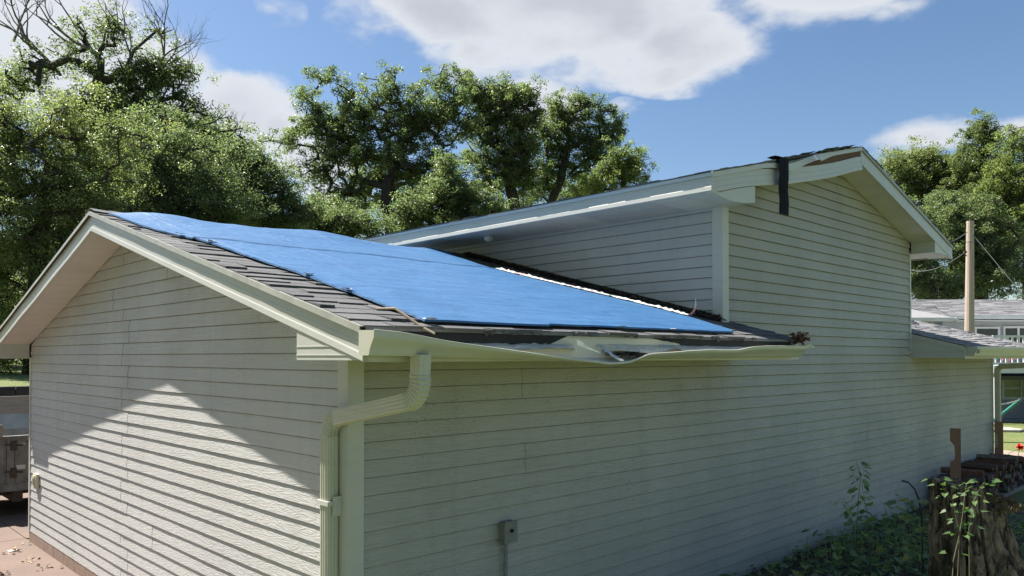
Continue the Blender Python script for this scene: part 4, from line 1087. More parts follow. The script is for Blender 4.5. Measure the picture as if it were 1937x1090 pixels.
# broad trees added out of view to shade the near walls
for (x, y, hz, rx_, lab) in ((-3.2, -2.4, 7.6, 3.4, 'added unseen shade tree behind the camera on the lawn side'), (-6.5, -4.5, 7.5, 4.0, 'added unseen shade tree behind the camera on the driveway side'), (-14, 3.0, 6.5, 3.6, 'added unseen shade tree beyond the driveway on the left')):
    gg = random.Random(int(x * 7)); rt_ = empty('added_shade_tree', (x, y, ground_z(x, y)), lab, 'tree', 'unseen trees added for shade')
    m = MB(); m.tube([(x, y, 0), (x + .1, y, 2.5), (x, y + .1, 5)], [.35, .28, .16], 9); m.build('trunk', BARK, rt_, world=True)
    cn = np.array([[x + gg.gauss(0, .45) * rx_, y + gg.gauss(0, .45) * rx_, hz + gg.gauss(0, .38) * rx_] for _ in range(150)])
    V, var = np_leaves(cn, np.full(150, .95), 75, .30, 5); leaf_mesh('crown', V, var, LF_DARK, rt_)
# a far-off wood that closes the horizon
g = np.random.default_rng(4)
cen = []
for i in range(2300):
    a = g.uniform(-1.25, 1.05); d = g.uniform(85, 110)
    hgt = 5.0 + 3.2 * nz(a * 9, 2) + 2.2 * nz(a * 31, 5)
    if a < -.1: hgt += 2
    cen.append((math.sin(a) * d, math.cos(a) * d, g.uniform(-.5, hgt) + (2 if a < 0 else .5)))
V, var = np_leaves(np.array(cen), np.full(len(cen), 2.2), 34, .75, 77)
wd = empty('wood', (0, 95, .3)); wo_ = leaf_mesh('woodland', V, var, LF_DARK, wd)
wo_.parent = None; wo_.location = wd.location; bpy.data.objects.remove(wd)
tag(wo_, 'far off dark wood closing the horizon behind the trees', 'woodland', None, 'stuff')
# ------------------------------------------------------------------ left: dump trailer, retaining wall
TMET = simple('dusty_grey_metal', (.30, .30, .29), .5, (.15, .14, .13), 5, bump=.15, metal=.2)
TBLUE = simple('worn_bluegrey_metal', (.34, .40, .43), .5, (.24, .28, .30), 4, metal=.1)
RUST = simple('dark_iron', (.06, .055, .05), .7, (.12, .07, .04), 20)
CHROME = simple('tarnished_chrome', (.55, .52, .48), .25, (.35, .30, .25), 9, metal=.8)
TWOOD = simple('grey_plank', (.36, .31, .26), .85, (.24, .20, .17), 4, (1, 1, 14), .3)
trl = empty('dump_trailer', W(1.9, 9.7, 0), 'worn grey dump trailer with plank sides parked behind the garage corner', 'trailer', rz=ANG)
TL = lambda mb, n, mt, par=None: inhouse(mb, n, mt, trl) if par is None else None
m = MB()
x0, x1 = -1.7, 3.6; v0, v1 = 9.0, 10.75; xh = .10
m.box(x0, x1, v0, v0 + .05, .40, 1.10); m.box(x0, x1, v0 - .02, v0 + .06, 1.10, 1.135); m.box(x0, x1, v0 - .02, v0 + .07, .36, .46)
m.box(x0, x1, v1 - .05, v1, .40, 1.10); m.box(x1 - .05, x1, v0 + .05, v1 - .05, .40, 1.35); m.box(x0 + .05, x1 - .05, v0 + .05, v1 - .05, .40, .45)
for k in range(6): m.box(-1.6 + k * .97, -1.54 + k * .97, v0 - .02, v0 - .001, .46, 1.10)
m.box(xh - .01, xh + .0, v0 - .022, v0 - .001, .46, 1.10); m.box(xh + .01, xh + .10, v0 - .025, v0 - .001, .40, 1.10)
TL(m, 'body', TMET)
m = MB(); m.box(x0 - .2, x1, v1 - .049 , v1 - .02, 1.10, 1.34); TL(m, 'side_panel', TBLUE)
m = MB(); m.box(x0 - .2, x1, v1 - .05, v1 - .01, 1.342, 1.62); m.box(x0 - .2, x1, v1 - .055, v1 - .05, 1.47, 1.474); TL(m, 'side_board', TWOOD)
# tailgate swung out along the gable side
m = MB(); m.box(xh + .11, 1.9, v0 - .012, v0 - .001, .50, 1.06); m.box(xh + .12, 1.9, v0 - .02, v0 - .012, .50, .53); m.box(xh + .12, 1.9, v0 - .02, v0 - .012, 1.03, 1.06); TL(m, 'side_gate', TMET)
m = MB(); m.box(xh - .32, xh - .05, v0 - .06, v0 + .05, 1.137, 1.30); m.box(xh - .30, xh - .03, v0 - .075, v0 - .06, 1.15, 1.27); TL(m, 'latch_housing', CHROME)
for z in (1.0, .62):
    m = MB(); m.tube([(xh + .09, v0 - .06, z), (xh + .09, v0 - .026, z)], .036, 10); m.box(xh + .05, xh + .13, v0 - .035, v0 - .026, z - .07, z + .07); m.tube([(xh - .02, v0 - .03, z + .02), (xh + .2, v0 - .04, z)], .014, 6); TL(m, 'hinge', RUST)
m = MB(); m.box(.225, .355, v0 - .016, v0 - .0125, .66, .72); TL(m, 'reflector_tape', simple('white_tape', (.75, .74, .72), .3))
m = MB(); m.box(.357, .47, v0 - .016, v0 - .0125, .66, .72); TL(m, 'reflector_tape', simple('red_tape', (.50, .03, .03), .3))
m = MB(); m.box(.23, .37, v0 - .016, v0 - .0125, 1.0, 1.06); TL(m, 'faded_sticker', simple('faded_sticker', (.48, .38, .33), .6, (.6, .58, .5), 25))
m = MB(); m.box(x0 + .1, x1 + 1.2, v0 + .35, v0 + .45, .26, .36); m.box(x0 + .1, x1 + 1.2, v1 - .45, v1 - .35, .26, .36); m.box(.20, .32, v0 + .03, v1 - .1, .20, .36); TL(m, 'chassis', RUST)
TYRE = simple('tyre_rubber', (.02, .02, .02), .9); 
for uu in (1.6, 2.35):
    for vv, s in ((v0 - .20, 1), (v1 + .0, 1)):
        m = MB(); prof = [(.20, .0), (.30, .0), (.33, .03), (.33, .17), (.30, .20), (.20, .20)]
        m.loft([[(uu + r * math.cos(a), vv + y, .335 + r * math.sin(a)) for a in [k * math.pi / 12 for k in range(24)]] for r, y in prof], cap=False)
        w_ = inhouse(m, 'wheel', TYRE, trl); m = MB()
        m.loft([[(uu + r * math.cos(a), vv + y, .335 + r * math.sin(a)) for a in [k * math.pi / 12 for k in range(24)]] for r, y in ((.2, .01), (.18, .05), (.07, .06), (.06, .02))])
        o = inhouse(m, 'rim', TMET, trl); o.parent = w_

# dark retaining wall of stacked timbers below the raised lawn
WALLM = simple('dark_stacked_stone', (.055, .05, .045), .95, (.025, .022, .02), 3, (1, 1, 4), .8, 12)
m = MB(); rr = random.Random(4)
for k in range(9):
    u = -16.0 + rr.uniform(0, .6)
    while u < 3.5:
        w = rr.uniform(.5, 1.1); o = rr.uniform(-.03, .03)
        m.box(u, u + w - .015, 12.82 + o, 13.15, -.05 + k * .195, .14 + k * .195, var=rr.random()); u += w
ret = empty('retaining_wall', W(-6, 12.9, 0), 'dark stacked stone retaining wall below the raised lawn', 'retaining wall', rz=ANG); inhouse(m, 'stones', WALLM, ret)

# ------------------------------------------------------------------ right: utility pole, wires
PB = pw(1833, 675, 19.0); px_, py_ = PB.x, PB.y
POLE = simple('weathered_pole', (.46, .37, .30), .85, (.33, .26, .21), 2.5, (6, 6, .5), .4, 30)
pole = empty('utility_pole', (px_, py_, ground_z(px_, py_)), 'bare weathered wooden pole standing between the gable and the neighbouring house', 'utility pole')
m = MB(); top = CAMZ + (675 - 418) / F * 19.0
m.tube([(px_ - .04, py_, .3), (px_ + .0, py_, 2.5), (px_ + .05, py_, top)], [.125, .112, .082], 14); m.build('post', POLE, pole, world=True, smooth=False)
m = MB(); m.tube([(px_ - .14, py_ - .02, top - .52), (px_ + .05, py_ - .1, top - .52)], .008, 5); m.build('bracket', RUST, pole, world=True)
m = MB(); m.box(px_ - .16, px_ - .10, py_ - .1, py_ - .06, top - .80, top - .74); m.build('insulator', RUST, pole, world=True)
WIRE = simple('cable_grey', (.10, .10, .10), .6)
def wire(name, a, b, sagv, r, label, n=16, mat=WIRE):
    pts = [tuple(a.lerp(b, i / n) - Vector((0, 0, sagv * 4 * (i / n) * (1 - i / n)))) for i in range(n + 1)]
    m = MB(); m.tube(pts, r, 5); return tag(m.build(name, mat, None, origin=tuple(b)), label, 'cable')
ptop = Vector((px_ + .04, py_ - .06, top - .30))
wire('guy_wire', ptop, Vector((px_ + 2.3, py_ - 1.9, .9)), .0, .008, 'thin guy wire slanting down to the right from the pole', mat=simple('pale_cable', (.30, .33, .30), .5))
wire('service_cable', ptop + Vector((-.1, 0, .02)), pw(1722, 472, 10.9), .10, .010, 'cable running from the pole top back to the upper gable eave')
wire('telephone_cable', Vector((px_ - .1, py_, top - .78)), pw(1700, 500, 30), .35, .012, 'slack dark cable below the pole top crossing the trees')

# ------------------------------------------------------------------ neighbouring house
NB = empty('neighbour_house', (17.6, 30, .3), 'low grey house with pale shingle roof and white trimmed windows behind the pole', 'house')
nbp = lambda mb, n, mt, par=NB: mb.build(n, mt, par, world=True)
GREYS = simple('bluegrey_siding', (.36, .38, .40), .6, (.31, .33, .35), 3)
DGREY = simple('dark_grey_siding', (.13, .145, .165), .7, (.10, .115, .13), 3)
WHITE = simple('white_paint', (.62, .63, .63), .5, (.52, .53, .53), 5)
NGLASS = simple('dark_glass', (.02, .025, .03), .06, (.035, .045, .045), 1.5)
D1 = 27.0
ze = CAMZ + (675 - 597) / F * D1; zrg = CAMZ + (675 - 567) / F * (D1 + 4.5)
def lap(mb, x0, x1, y, z0, z1, st=.15):
    z = z0
    while z < z1 - .01:
        z2 = min(z + st, z1); mb.grid([[(x0, y - .018, z), (x1, y - .018, z)], [(x0, y, z2), (x1, y, z2)]]); mb.grid([[(x0, y, z), (x1, y, z)], [(x0, y - .018, z), (x1, y - .018, z)]]); z = z2
xa, xb = 15.3, 27.0
m = MB(); m.box(xa, xb, D1 + .6, D1 + 9, .2, ze - .05); nbp(m, 'core', DGREY)
m = MB(); lap(m, xa - .02, xb, D1 + .58, 1.6, ze - .12); m.quad((xa - .02, D1 + .56, 1.6), (xa - .02, D1 + 9, 1.6), (xa - .02, D1 + 9, ze - .1), (xa - .02, D1 + .56, ze - .1)); nbp(m, 'wall', GREYS)
def roofP(y0, z0, slope): return lambda a, s, h: (a, y0 + s * math.cos(slope) - h * math.sin(slope), z0 + s * math.sin(slope) + h * math.cos(slope))
sl = math.atan2(zrg - ze, 4.5); SLn = 4.5 / math.cos(sl)
m = MB(); m.prism([(xa - .4, D1, ze - .02), (xa - .4, D1 + 4.5, zrg - .02), (xa - .4, D1 + 9, ze - .02), (xa - .4, D1 + 9, ze - .08), (xa - .4, D1, ze - .08)], (xb - xa + .8, 0, 0)); rf = nbp(m, 'roof', GREYS)
m = MB(); shingles(m, roofP(D1, ze, sl), xa - .42, xb + .4, SLn, 0, ex=.2, seed=31, lo=.3, hi=.7, th=.012); 
o = m.build('shingles', SHIN2, rf); o.location = -Vector(NB.location)
m = MB(); m.box(xa - .42, xb + .4, D1 - .12, D1, ze - .13, ze - .01); m.box(xa - .42, xb + .4, D1 + .0, D1 + .6, ze - .19, ze - .16); nbp(m, 'gutter', WHITE)
def window(x0, x1, y, z0, z1, panes=1):
    m = MB(); f = .07
    m.box(x0 - f, x1 + f, y - .05, y, z1, z1 + f); m.box(x0 - f, x1 + f, y - .05, y, z0 - f, z0); m.box(x0 - f, x0, y - .049, y, z0, z1); m.box(x1, x1 + f, y - .049, y, z0, z1)
    for k in range(1, panes): xx = lerp(x0, x1, k / panes); m.box(xx - .04, xx + .04, y - .045, y, z0, z1)
    w = nbp(m, 'window', WHITE); m = MB(); m.box(x0, x1, y - .02, y - .005, z0, z1); o = m.build('pane', NGLASS, w); o.location = -Vector(NB.location); return w
yw = D1 + .56
cx = lambda px: (px - 968) / F * yw
zc_ = lambda py: CAMZ + (675 - py) / F * yw
window(cx(1846), cx(1886), yw, zc_(668), zc_(622)); window(cx(1900), cx(1950), yw, zc_(668), zc_(621), 2)
# lower wing on the left with its own small roof
m = MB(); D2 = 25.0; z2 = CAMZ + (675 - 601) / F * D2; xw = (1806 - 968) / F * D2
m.box(11.0, xw - .4, D2 + .5, D2 + 5, .2, z2 - .05); nbp(m, 'wing', GREYS)
m = MB(); m.add([(10, D2, z2), (xw, D2, z2), (xw - 1.5, D2 + 2.6, z2 + .72), (10, D2 + 2.6, z2 + .72)], [(0, 1, 2, 3)]); m.add([(xw, D2, z2), (xw, D2 + 5.2, z2), (xw - 1.5, D2 + 2.6, z2 + .72)], [(0, 1, 2)])
m.add([(10, D2, z2 - .1), (xw, D2, z2 - .1), (xw, D2 + 5.2, z2 - .1), (10, D2 + 5.2, z2 - .1)], [(3, 2, 1, 0)]); nbp(m, 'roof', SHIN2)
m = MB(); m.box(10, xw + .02, D2 - .1, D2 - .01, z2 - .12, z2 - .01); m.box(xw - .02, xw + .06, D2 - .12, D2 + .1, z2 - .15, z2 - .0); nbp(m, 'gutter', WHITE)
# raised deck with white railing and flower boxes
zd = CAMZ + (675 - 692) / F * 23.5
dk = empty('deck', (15.6, 23.5, .3), 'raised deck with white baluster railing in front of the grey house', 'deck')
dx0 = (1878 - 968) / F * 23.5; 
m = MB(); m.box(dx0, dx0 + 7, 23.5, 26.9, zd - .20, zd); m.box(dx0 - .02, dx0 + 7, 23.44, 23.5, zd - .22, zd + .005); m.build('platform', WHITE, dk, world=True)
m = MB(); m.box(dx0, dx0 + 7, 23.5, 23.56, zd + .30, zd + .36); m.box(dx0, dx0 + 7, 23.5, 23.56, zd + .06, zd + .10); m.box(dx0, dx0 + 7, 23.5, 23.56, zd + .86, zd + .92); m.build('rail', WHITE, dk, world=True)
for k in range(24):
    m = MB(); x = dx0 + .1 + k * .17; w = .045 if k % 10 == 2 else .022; m.box(x - w, x + w, 23.51, 23.55, zd + .1, zd + .86); m.build('baluster', WHITE, dk, world=True)
m = MB(); m.box(dx0 + .1, dx0 + .22, 23.6, 23.72, .2, zd - .22); m.build('post', WHITE, dk, world=True); m = MB(); m.box(dx0 + 5, dx0 + 5.12, 23.6, 23.72, .2, zd - .22); m.build('post', WHITE, dk, world=True)
RED = simple('red_petals', (.62, .05, .07), .6, (.7, .25, .3), 20)
def flowers(name, c, n, rad, label, mat=RED):
    m = MB()
    for i in range(n):
        p = Vector(c) + Vector((rr.gauss(0, rad), rr.gauss(0, rad * .4), rr.gauss(0, rad * .6)))
        add_leaf(m, p, Vector((rr.uniform(-1, 1), rr.uniform(-1, 1), rr.uniform(-1, 1))), Vector((0, 0, 1)), .10, .10, 'oval', rr.random())
    return tag(m.build(name, mat, None, origin=c), label, 'flowers')
flowers('flower_box', (dx0 + .72, 23.9, zd + .28), 60, .12, 'cluster of red flowers behind the white deck railing')
flowers('flower_box', (dx0 + 1.0, 24.0, zd + .4), 60, .14, 'pink and orange flowers behind the railing at the picture border', simple('orange_petals', (.7, .22, .12), .6, (.7, .1, .3), 20))
# shaded lower storey below the deck
zt2 = CAMZ + (675 - 711) / F * 24.4
gx = (1880 - 968) / F * 24.4
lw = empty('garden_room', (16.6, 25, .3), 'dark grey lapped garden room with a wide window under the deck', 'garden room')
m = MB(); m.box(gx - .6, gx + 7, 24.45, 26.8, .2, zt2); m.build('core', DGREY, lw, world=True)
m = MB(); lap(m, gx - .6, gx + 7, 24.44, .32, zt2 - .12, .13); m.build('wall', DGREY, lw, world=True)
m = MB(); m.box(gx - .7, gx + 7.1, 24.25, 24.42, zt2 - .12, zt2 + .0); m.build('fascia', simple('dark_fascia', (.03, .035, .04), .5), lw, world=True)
c2 = lambda px: (px - 968) / F * 24.4
zq = lambda py: CAMZ + (675 - py) / F * 24.4
m = MB(); x0, x1, za, zb = c2(1898), c2(1965), zq(751), zq(718)
for (a, b, c, d) in ((x0 - .08, x1 + .08, zb, zb + .08), (x0 - .08, x1 + .08, za - .08, za), (x0 - .08, x0, za, zb), (x1, x1 + .08, za, zb), (c2(1929), c2(1931), za, zb)): m.box(a, b, 24.38, 24.43, c, d)
m.box(x0, c2(1929), 24.385, 24.42, (za + zb) / 2 - .02, (za + zb) / 2 + .02)
w = m.build('window', simple('grey_window_trim', (.22, .23, .235), .5), lw, world=True)
m = MB(); m.box(x0, x1, 24.40, 24.415, za, zb); o = m.build('pane', simple('mirror_glass', (.10, .12, .08), .03, (.02, .03, .03), .8, metal=.5), w); o.location = -Vector(lw.location)

# swing frame with green tube and chain
GRN = simple('green_tube', (.03, .20, .15), .35, (.05, .25, .19), 9)
CHN = simple('galvanised_chain', (.55, .55, .55), .35, metal=.8)
D3 = 14.0
sw = empty('swing_frame', pw(1905, 790, D3)[:2] + (.35,) if False else (pw(1905, 790, D3).x, D3, .35), 'green metal swing frame with a hanging chain beyond the house corner', 'swing')
a = pw(1929, 756, D3); b = pw(1872, 800, D3 + .3); c_ = pw(1935, 900, D3 + 1.2)
m = MB(); m.tube([a, b], .026, 8); m.tube([b, (b.x - .25, b.y + .3, .35)], .026, 8); m.build('tube', GRN, sw, world=True)
def chain(mb, a, b, sag=.03, link=.045):
    n = int((b - a).length / (link * .75)); 
    for i in range(n):
        p = a.lerp(b, i / n) - Vector((0, 0, sag * 4 * (i / n) * (1 - i / n))); q = a.lerp(b, (i + 1) / n) - Vector((0, 0, sag * 4 * ((i + 1) / n) * (1 - (i + 1) / n)))
        t_ = (q - p).normalized(); s_ = t_.cross(Vector((0, 0, 1)) if i % 2 else Vector((0, 1, .2))).normalized() * link * .32
        mb.tube([p - s_ * .2, p + s_, q + s_, q + t_ * .006, q - s_, p - s_, p - s_ * .2], .0055, 4)
m = MB(); j = pw(1893, 765, D3); chain(m, a, j, .01); chain(m, j, pw(1893, 795, D3), 0); m.build('chain', CHN, sw, world=True)

# stones, dirt, flower, splash pipe on the lawn
def gp(px, py, zg=.20):
    d = F * (CAMZ - zg) / (py - 675); p = pw(px, py, d); p.z = zg; return p
p = gp(1900, 815)
m = MB(); m.loft([[(p.x + a, p.y + b,   .19 + h) for a, b in ((-.7, -.3), (.1, -.45), (.45, -.1), (.4, .5), (-.4, .5))] for h in (0, .07)]); tag(m.build('stepping_stone', simple('pale_stone', (.36, .34, .30), .9, (.25, .24, .21), 6, bump=.4), None, origin=tuple(p)), 'flat pale stepping stone on the lawn near the corner downspout', 'stone')
m = MB(); p = gp(1898, 860); n_ = 22
ring = [(p.x + (.55 + .12 * nz(k * .9)) * math.cos(k * 2 * math.pi / n_), p.y + (1.5 + .3 * nz(k * 1.3, 2)) * math.sin(k * 2 * math.pi / n_)) for k in range(n_)]
m.add([(x, y, ground_z(x, y) + .012) for x, y in ring] + [(p.x, p.y, ground_z(p.x, p.y) + .02)], [(k, (k + 1) % n_, n_) for k in range(n_)]); tag(m.build('bare_earth', simple('bare_earth', (.34, .27, .21), .95, (.22, .17, .13), 12, bump=.6), None), kind='structure')
p = gp(1927, 872); PET = simple('scarlet_petals', (.80, .03, .02), .5, (.6, .02, .02), 20)
fl = empty('red_flower', tuple(p), 'single scarlet flower on a bent stem above the sunlit lawn', 'flower')
hc = pw(1927, 846, p.y)
m = MB(); rr = random.Random(8)
for i in range(34):
    d_ = Vector((rr.gauss(0, 1), rr.gauss(0, 1), rr.gauss(.1, .7))).normalized(); add_leaf(m, hc, d_, Vector((0, 0, 1)), .085, .085, 'oval', rr.random())
m.build('bloom', PET, fl, world=True)
m = MB(); m.tube([p, p.lerp(hc, .5) + Vector((-.03, 0, 0)), hc], .006, 5); m.tube([hc + Vector((0, 0, -.04)), hc + Vector((-.10, 0, -.06)), hc + Vector((-.22, 0, -.12)), hc + Vector((-.26, 0, -.28))], .005, 4); m.build('stem', simple('green_stem', (.07, .12, .03), .7), fl, world=True)
# white drain pipe extension lying on the grass
a = W(GL + .12, -.12, .42); 
m = MB(); bx = [(-.05, 0), (.05, 0), (.05, .075), (-.05, .075)]
P0 = Vector(W(GL + .10, -.10, .22)); P1 = Vector((P0.x + 1.7, P0.y + .25, .22)); dd = (P1 - P0).normalized(); nn = Vector((-dd.y, dd.x, 0))
m.loft([[tuple(q + nn * b_[0] + Vector((0, 0, b_[1]))) for b_ in bx] for q in (P0, P1)]); tag(m.build('drain_pipe', WHITE, None, origin=tuple(P0)), 'white drain pipe lying on the grass out from the house corner', 'pipe')

# ------------------------------------------------------------------ firewood rack, stakes
RWOOD = simple('red_brown_stake', (.33, .185, .105), .75, (.24, .13, .075), 3, (4, 4, .6), .3, 40)
def stake(u, v, z0, z1, w, label, notch=True):
    m = MB(); n = [(-w / 2, z0), (w / 2, z0), (w / 2, z1), (-w / 2, z1)]
    if notch: n = [(-w / 2, z0), (w / 2, z0), (w / 2, z1), (-w / 2, z1), (-w / 2, z1 - .17), (-w * .36, z1 - .185), (-w * .12, z1 - .23), (-w * .04, z1 - .36), (-w * .12, z1 - .42), (-w * .5, z1 - .45)]
    th = .036
    c = Vector(W(u, v, 0)); d_ = Vector((c.y, -c.x, 0)).normalized(); b_ = Vector((-d_.y, d_.x, 0))
    m.prism([tuple(c + d_ * x + Vector((0, 0, z))) for x, z in n], tuple(b_ * th)); return tag(m.build('wooden_stake', RWOOD, None, origin=(c.x, c.y, z0)), label, 'stake', 'wooden stakes of the firewood stack')
stake(9.05, -.42, .15, CAMZ + (675 - 811) / F * 10.3, .125, 'notched red brown stake standing behind the stump in front of the firewood')
stake(12.28, -.12, .15, CAMZ + (675 - 797) / F * 12.85, .125, 'notched red brown stake leaning at the house corner by the downspout')
FW = [simple('split_log_dark', (.15, .09, .062), .9, (.06, .04, .032), 5, (3, 3, 3), .6, 40), simple('split_log_red', (.24, .12, .075), .9, (.11, .06, .045), 5, (3, 3, 3), .6, 40), simple('split_log_grey', (.22, .18, .145), .9, (.10, .085, .07), 5, (3, 3, 3), .6, 40)]
rr = random.Random(31); cnt = 0
def log_(u, v, z, ln, sz, yaw, lab):
    global cnt
    m = MB(); k = rr.choice((4, 5, 5, 6)); a0 = rr.uniform(0, 6.28)
    rad = [sz * rr.uniform(.75, 1.15) for _ in range(k)]; rows = []
    for i in range(6):
        q = i / 5; y = -ln / 2 + ln * q; tw = .12 * q; bx_ = .012 * nz(q * 3, cnt); bz = .012 * nz(q * 3, cnt, 4)
        ring = []
        for j in range(k):
            a = a0 + tw + j * 2 * math.pi / k; r_ = rad[j] * (1 + .18 * nz(q * 4, j * 3.1, cnt))
            ring.append((bx_ + r_ * math.cos(a), y + (.015 * nz(j, cnt) if i in (0, 5) else 0), bz + r_ * .85 * math.sin(a)))
        rows.append(ring)
    m.loft(rows); c, s = math.cos(yaw), math.sin(yaw)
    m.v = [(u + x * c - y * s, v + x * s + y * c, z + zz_) for x, y, zz_ in m.v]
    m.v = [W(*p_) for p_ in m.v]
    o = m.build('firewood_log', FW[rr.choice((0, 0, 1, 2))], None, origin=W(u, v, z)); tag(o, lab, 'log', 'split logs of the firewood stack'); cnt += 1
LAB = 'dark split log in the low stack by the house wall'
z = .31; row = 0
tops = {0: (9.15, 12.0), 1: (9.2, 12.0), 2: (9.25, 12.0), 3: (9.3, 12.0), 4: (10.3, 12.0)}
for row, (a, b) in tops.items():
    u = a + (.05 if row % 2 else 0)
    while u < b:
        sz = rr.uniform(.042, .062)
        log_(u, -.34 + rr.uniform(-.05, .05), z + rr.uniform(-.012, .012), rr.uniform(.40, .50), sz, rr.uniform(-.16, .16), LAB); u += sz * 1.95
    z += .082
for (u, v, lab) in ((9.6, -.34, 'reddish long log lying crosswise on the near top of the stack'), (10.95, -.42, 'long red brown log crowning the higher far end of the stack')):
    zq_ = .31 + .082 * (4 if u < 10 else 5); log_(u, v, zq_ + .02, .52, .05, .12, lab)
m = MB(); 
for v in (-.56, -.22): m.box(9.1, 12.1, v - .045, v + .045, .17, .265, f=lambda x, y, z: W(x, y, z))
tag(m.build('rack_skid', simple('grey_skid', (.26, .23, .19), .9, (.16, .14, .12), 5), None, origin=W(10.6, -.46, .17)), 'grey timber skids carrying the stacked firewood', 'timber')

# ------------------------------------------------------------------ stump
t = MT('rotting_bark')
vec = t.mapping((1, 1, .38)); a = t.noise(13, 8, .75, vec, 1.0); b = t.noise(3.2, 4); c = t.noise(60, 4, .7, vec); v_ = t.attr()
cc = t.mix(t.ramp(a, .43, .58), (.045, .032, .024), (.50, .38, .27))
cc = t.mix(t.ramp(c, .6, .8, 0, .6), cc, (.46, .39, .30))
sepz = t.n('ShaderNodeSeparateXYZ'); t.l(t.tc, sepz.inputs[0])
cc = t.mix(t.math('MULTIPLY', t.ramp(b, .48, .6), t.ramp(sepz.outputs[2], .62, .15)), cc, (.075, .095, .028))
t.col(cc); t.rough(.95); t.bump(t.math('ADD', a, t.math('MULTIPLY', c, .3)), 1., .09); STB = t.m
sx, sy = 3.55, 6.05; sg = .19
stump = empty('tree_stump', (sx, sy, sg), 'big rotting tree stump with flaring roots and mossy bark beside the firewood', 'stump')
m = MB(); rows = []; NS = 220; hts = lin(0, 1, 70)
def st_r(a, q):
    base = .232 + .0 * q
    flare = (.24 * (1 - q) ** 1.7 + .24 * (1 - q)) * (.15 + .88 * sstep(-.75, .6, math.cos(a + .25)))
    lobes = .5 + .5 * math.sin(a * 5 + .8) * .5 + .5 * math.sin(a * 3 + 2.1) * .5
    r = base + flare * (.55 + .7 * lobes) + (.055 * (.3 + (1 - q))) * nz(math.cos(a) * 2.5, math.sin(a) * 2.5, q * .7) 
    r += .036 * nz(math.cos(a) * 8, math.sin(a) * 8, q * 1.4) + .026 * nz(math.cos(a) * 20, math.sin(a) * 20, q * 4) + .014 * nz(math.cos(a) * 45, math.sin(a) * 45, q * 11)
    crack = min(abs(((a - ca + math.pi) % (2 * math.pi)) - math.pi) / cw for ca, cw in ((-1.15 + .12 * q, .055), (-.72 - .1 * q, .05), (-1.72, .04), (-2.15 + .1 * q, .045), (-.25, .06)))
    if crack < 1: r -= .085 * (1 - crack ** 2) * (.5 + .6 * (1 - q))
    return r
def st_h(a):   # broken top: high on the left, lower step on the right front
    h = 1.09 + .015 * nz(math.cos(a) * 6, math.sin(a) * 6)
    right = sstep(-1.66, -1.42, a) * (1 - sstep(.9, 1.3, a))
    return h - (.17 + .03 * nz(a * 5, 3)) * right + .02 * nz(a * 14, 1)
for q in hts:
    rows.append([(sx + st_r(a, q) * math.cos(a) + .03 * q * -1, sy + st_r(a, q) * math.sin(a), sg - .08 + (st_h(a) + .08) * q) for a in [k * 2 * math.pi / NS - math.pi for k in range(NS)]])
n0 = len(rows)
for s in (.93, .8, .5, .2):
    rows.append([(sx - .03 + st_r(a, 1) * s * math.cos(a), sy + st_r(a, 1) * s * math.sin(a), sg + st_h(a) * 1. - .03 * (1 - s) + .012 * nz(a * 4, s * 9) - (.10 if (s < .6) else 0) * 0) for a in [k * 2 * math.pi / NS - math.pi for k in range(NS)]])
m.loft(rows); 
sb = m.build('bark', STB, stump, world=True, smooth=False)
# soft moss and rot heap in the hollow
m = MB(); rr = random.Random(12); 
for i in range(1500):
    a = rr.uniform(-1.35, 1.0); r_ = .33 * rr.random() ** .5; c = Vector((sx + .02 + r_ * math.cos(a), sy + r_ * math.sin(a), sg + .91 + rr.uniform(-.02, .13) * (1 - (r_ / .36) ** 2)))
    d_ = Vector((rr.gauss(0, 1), rr.gauss(0, 1), rr.gauss(.3, 1))).normalized() * rr.uniform(.015, .04); s_ = d_.cross(Vector((rr.random(), rr.random(), .3))).normalized() * .006
    m.poly([c - s_, c + s_, c + d_], rr.random())
m.build('rotten_core', simple('rot_fibre', (.20, .145, .085), .95, (.08, .06, .035), 14), stump, world=True)

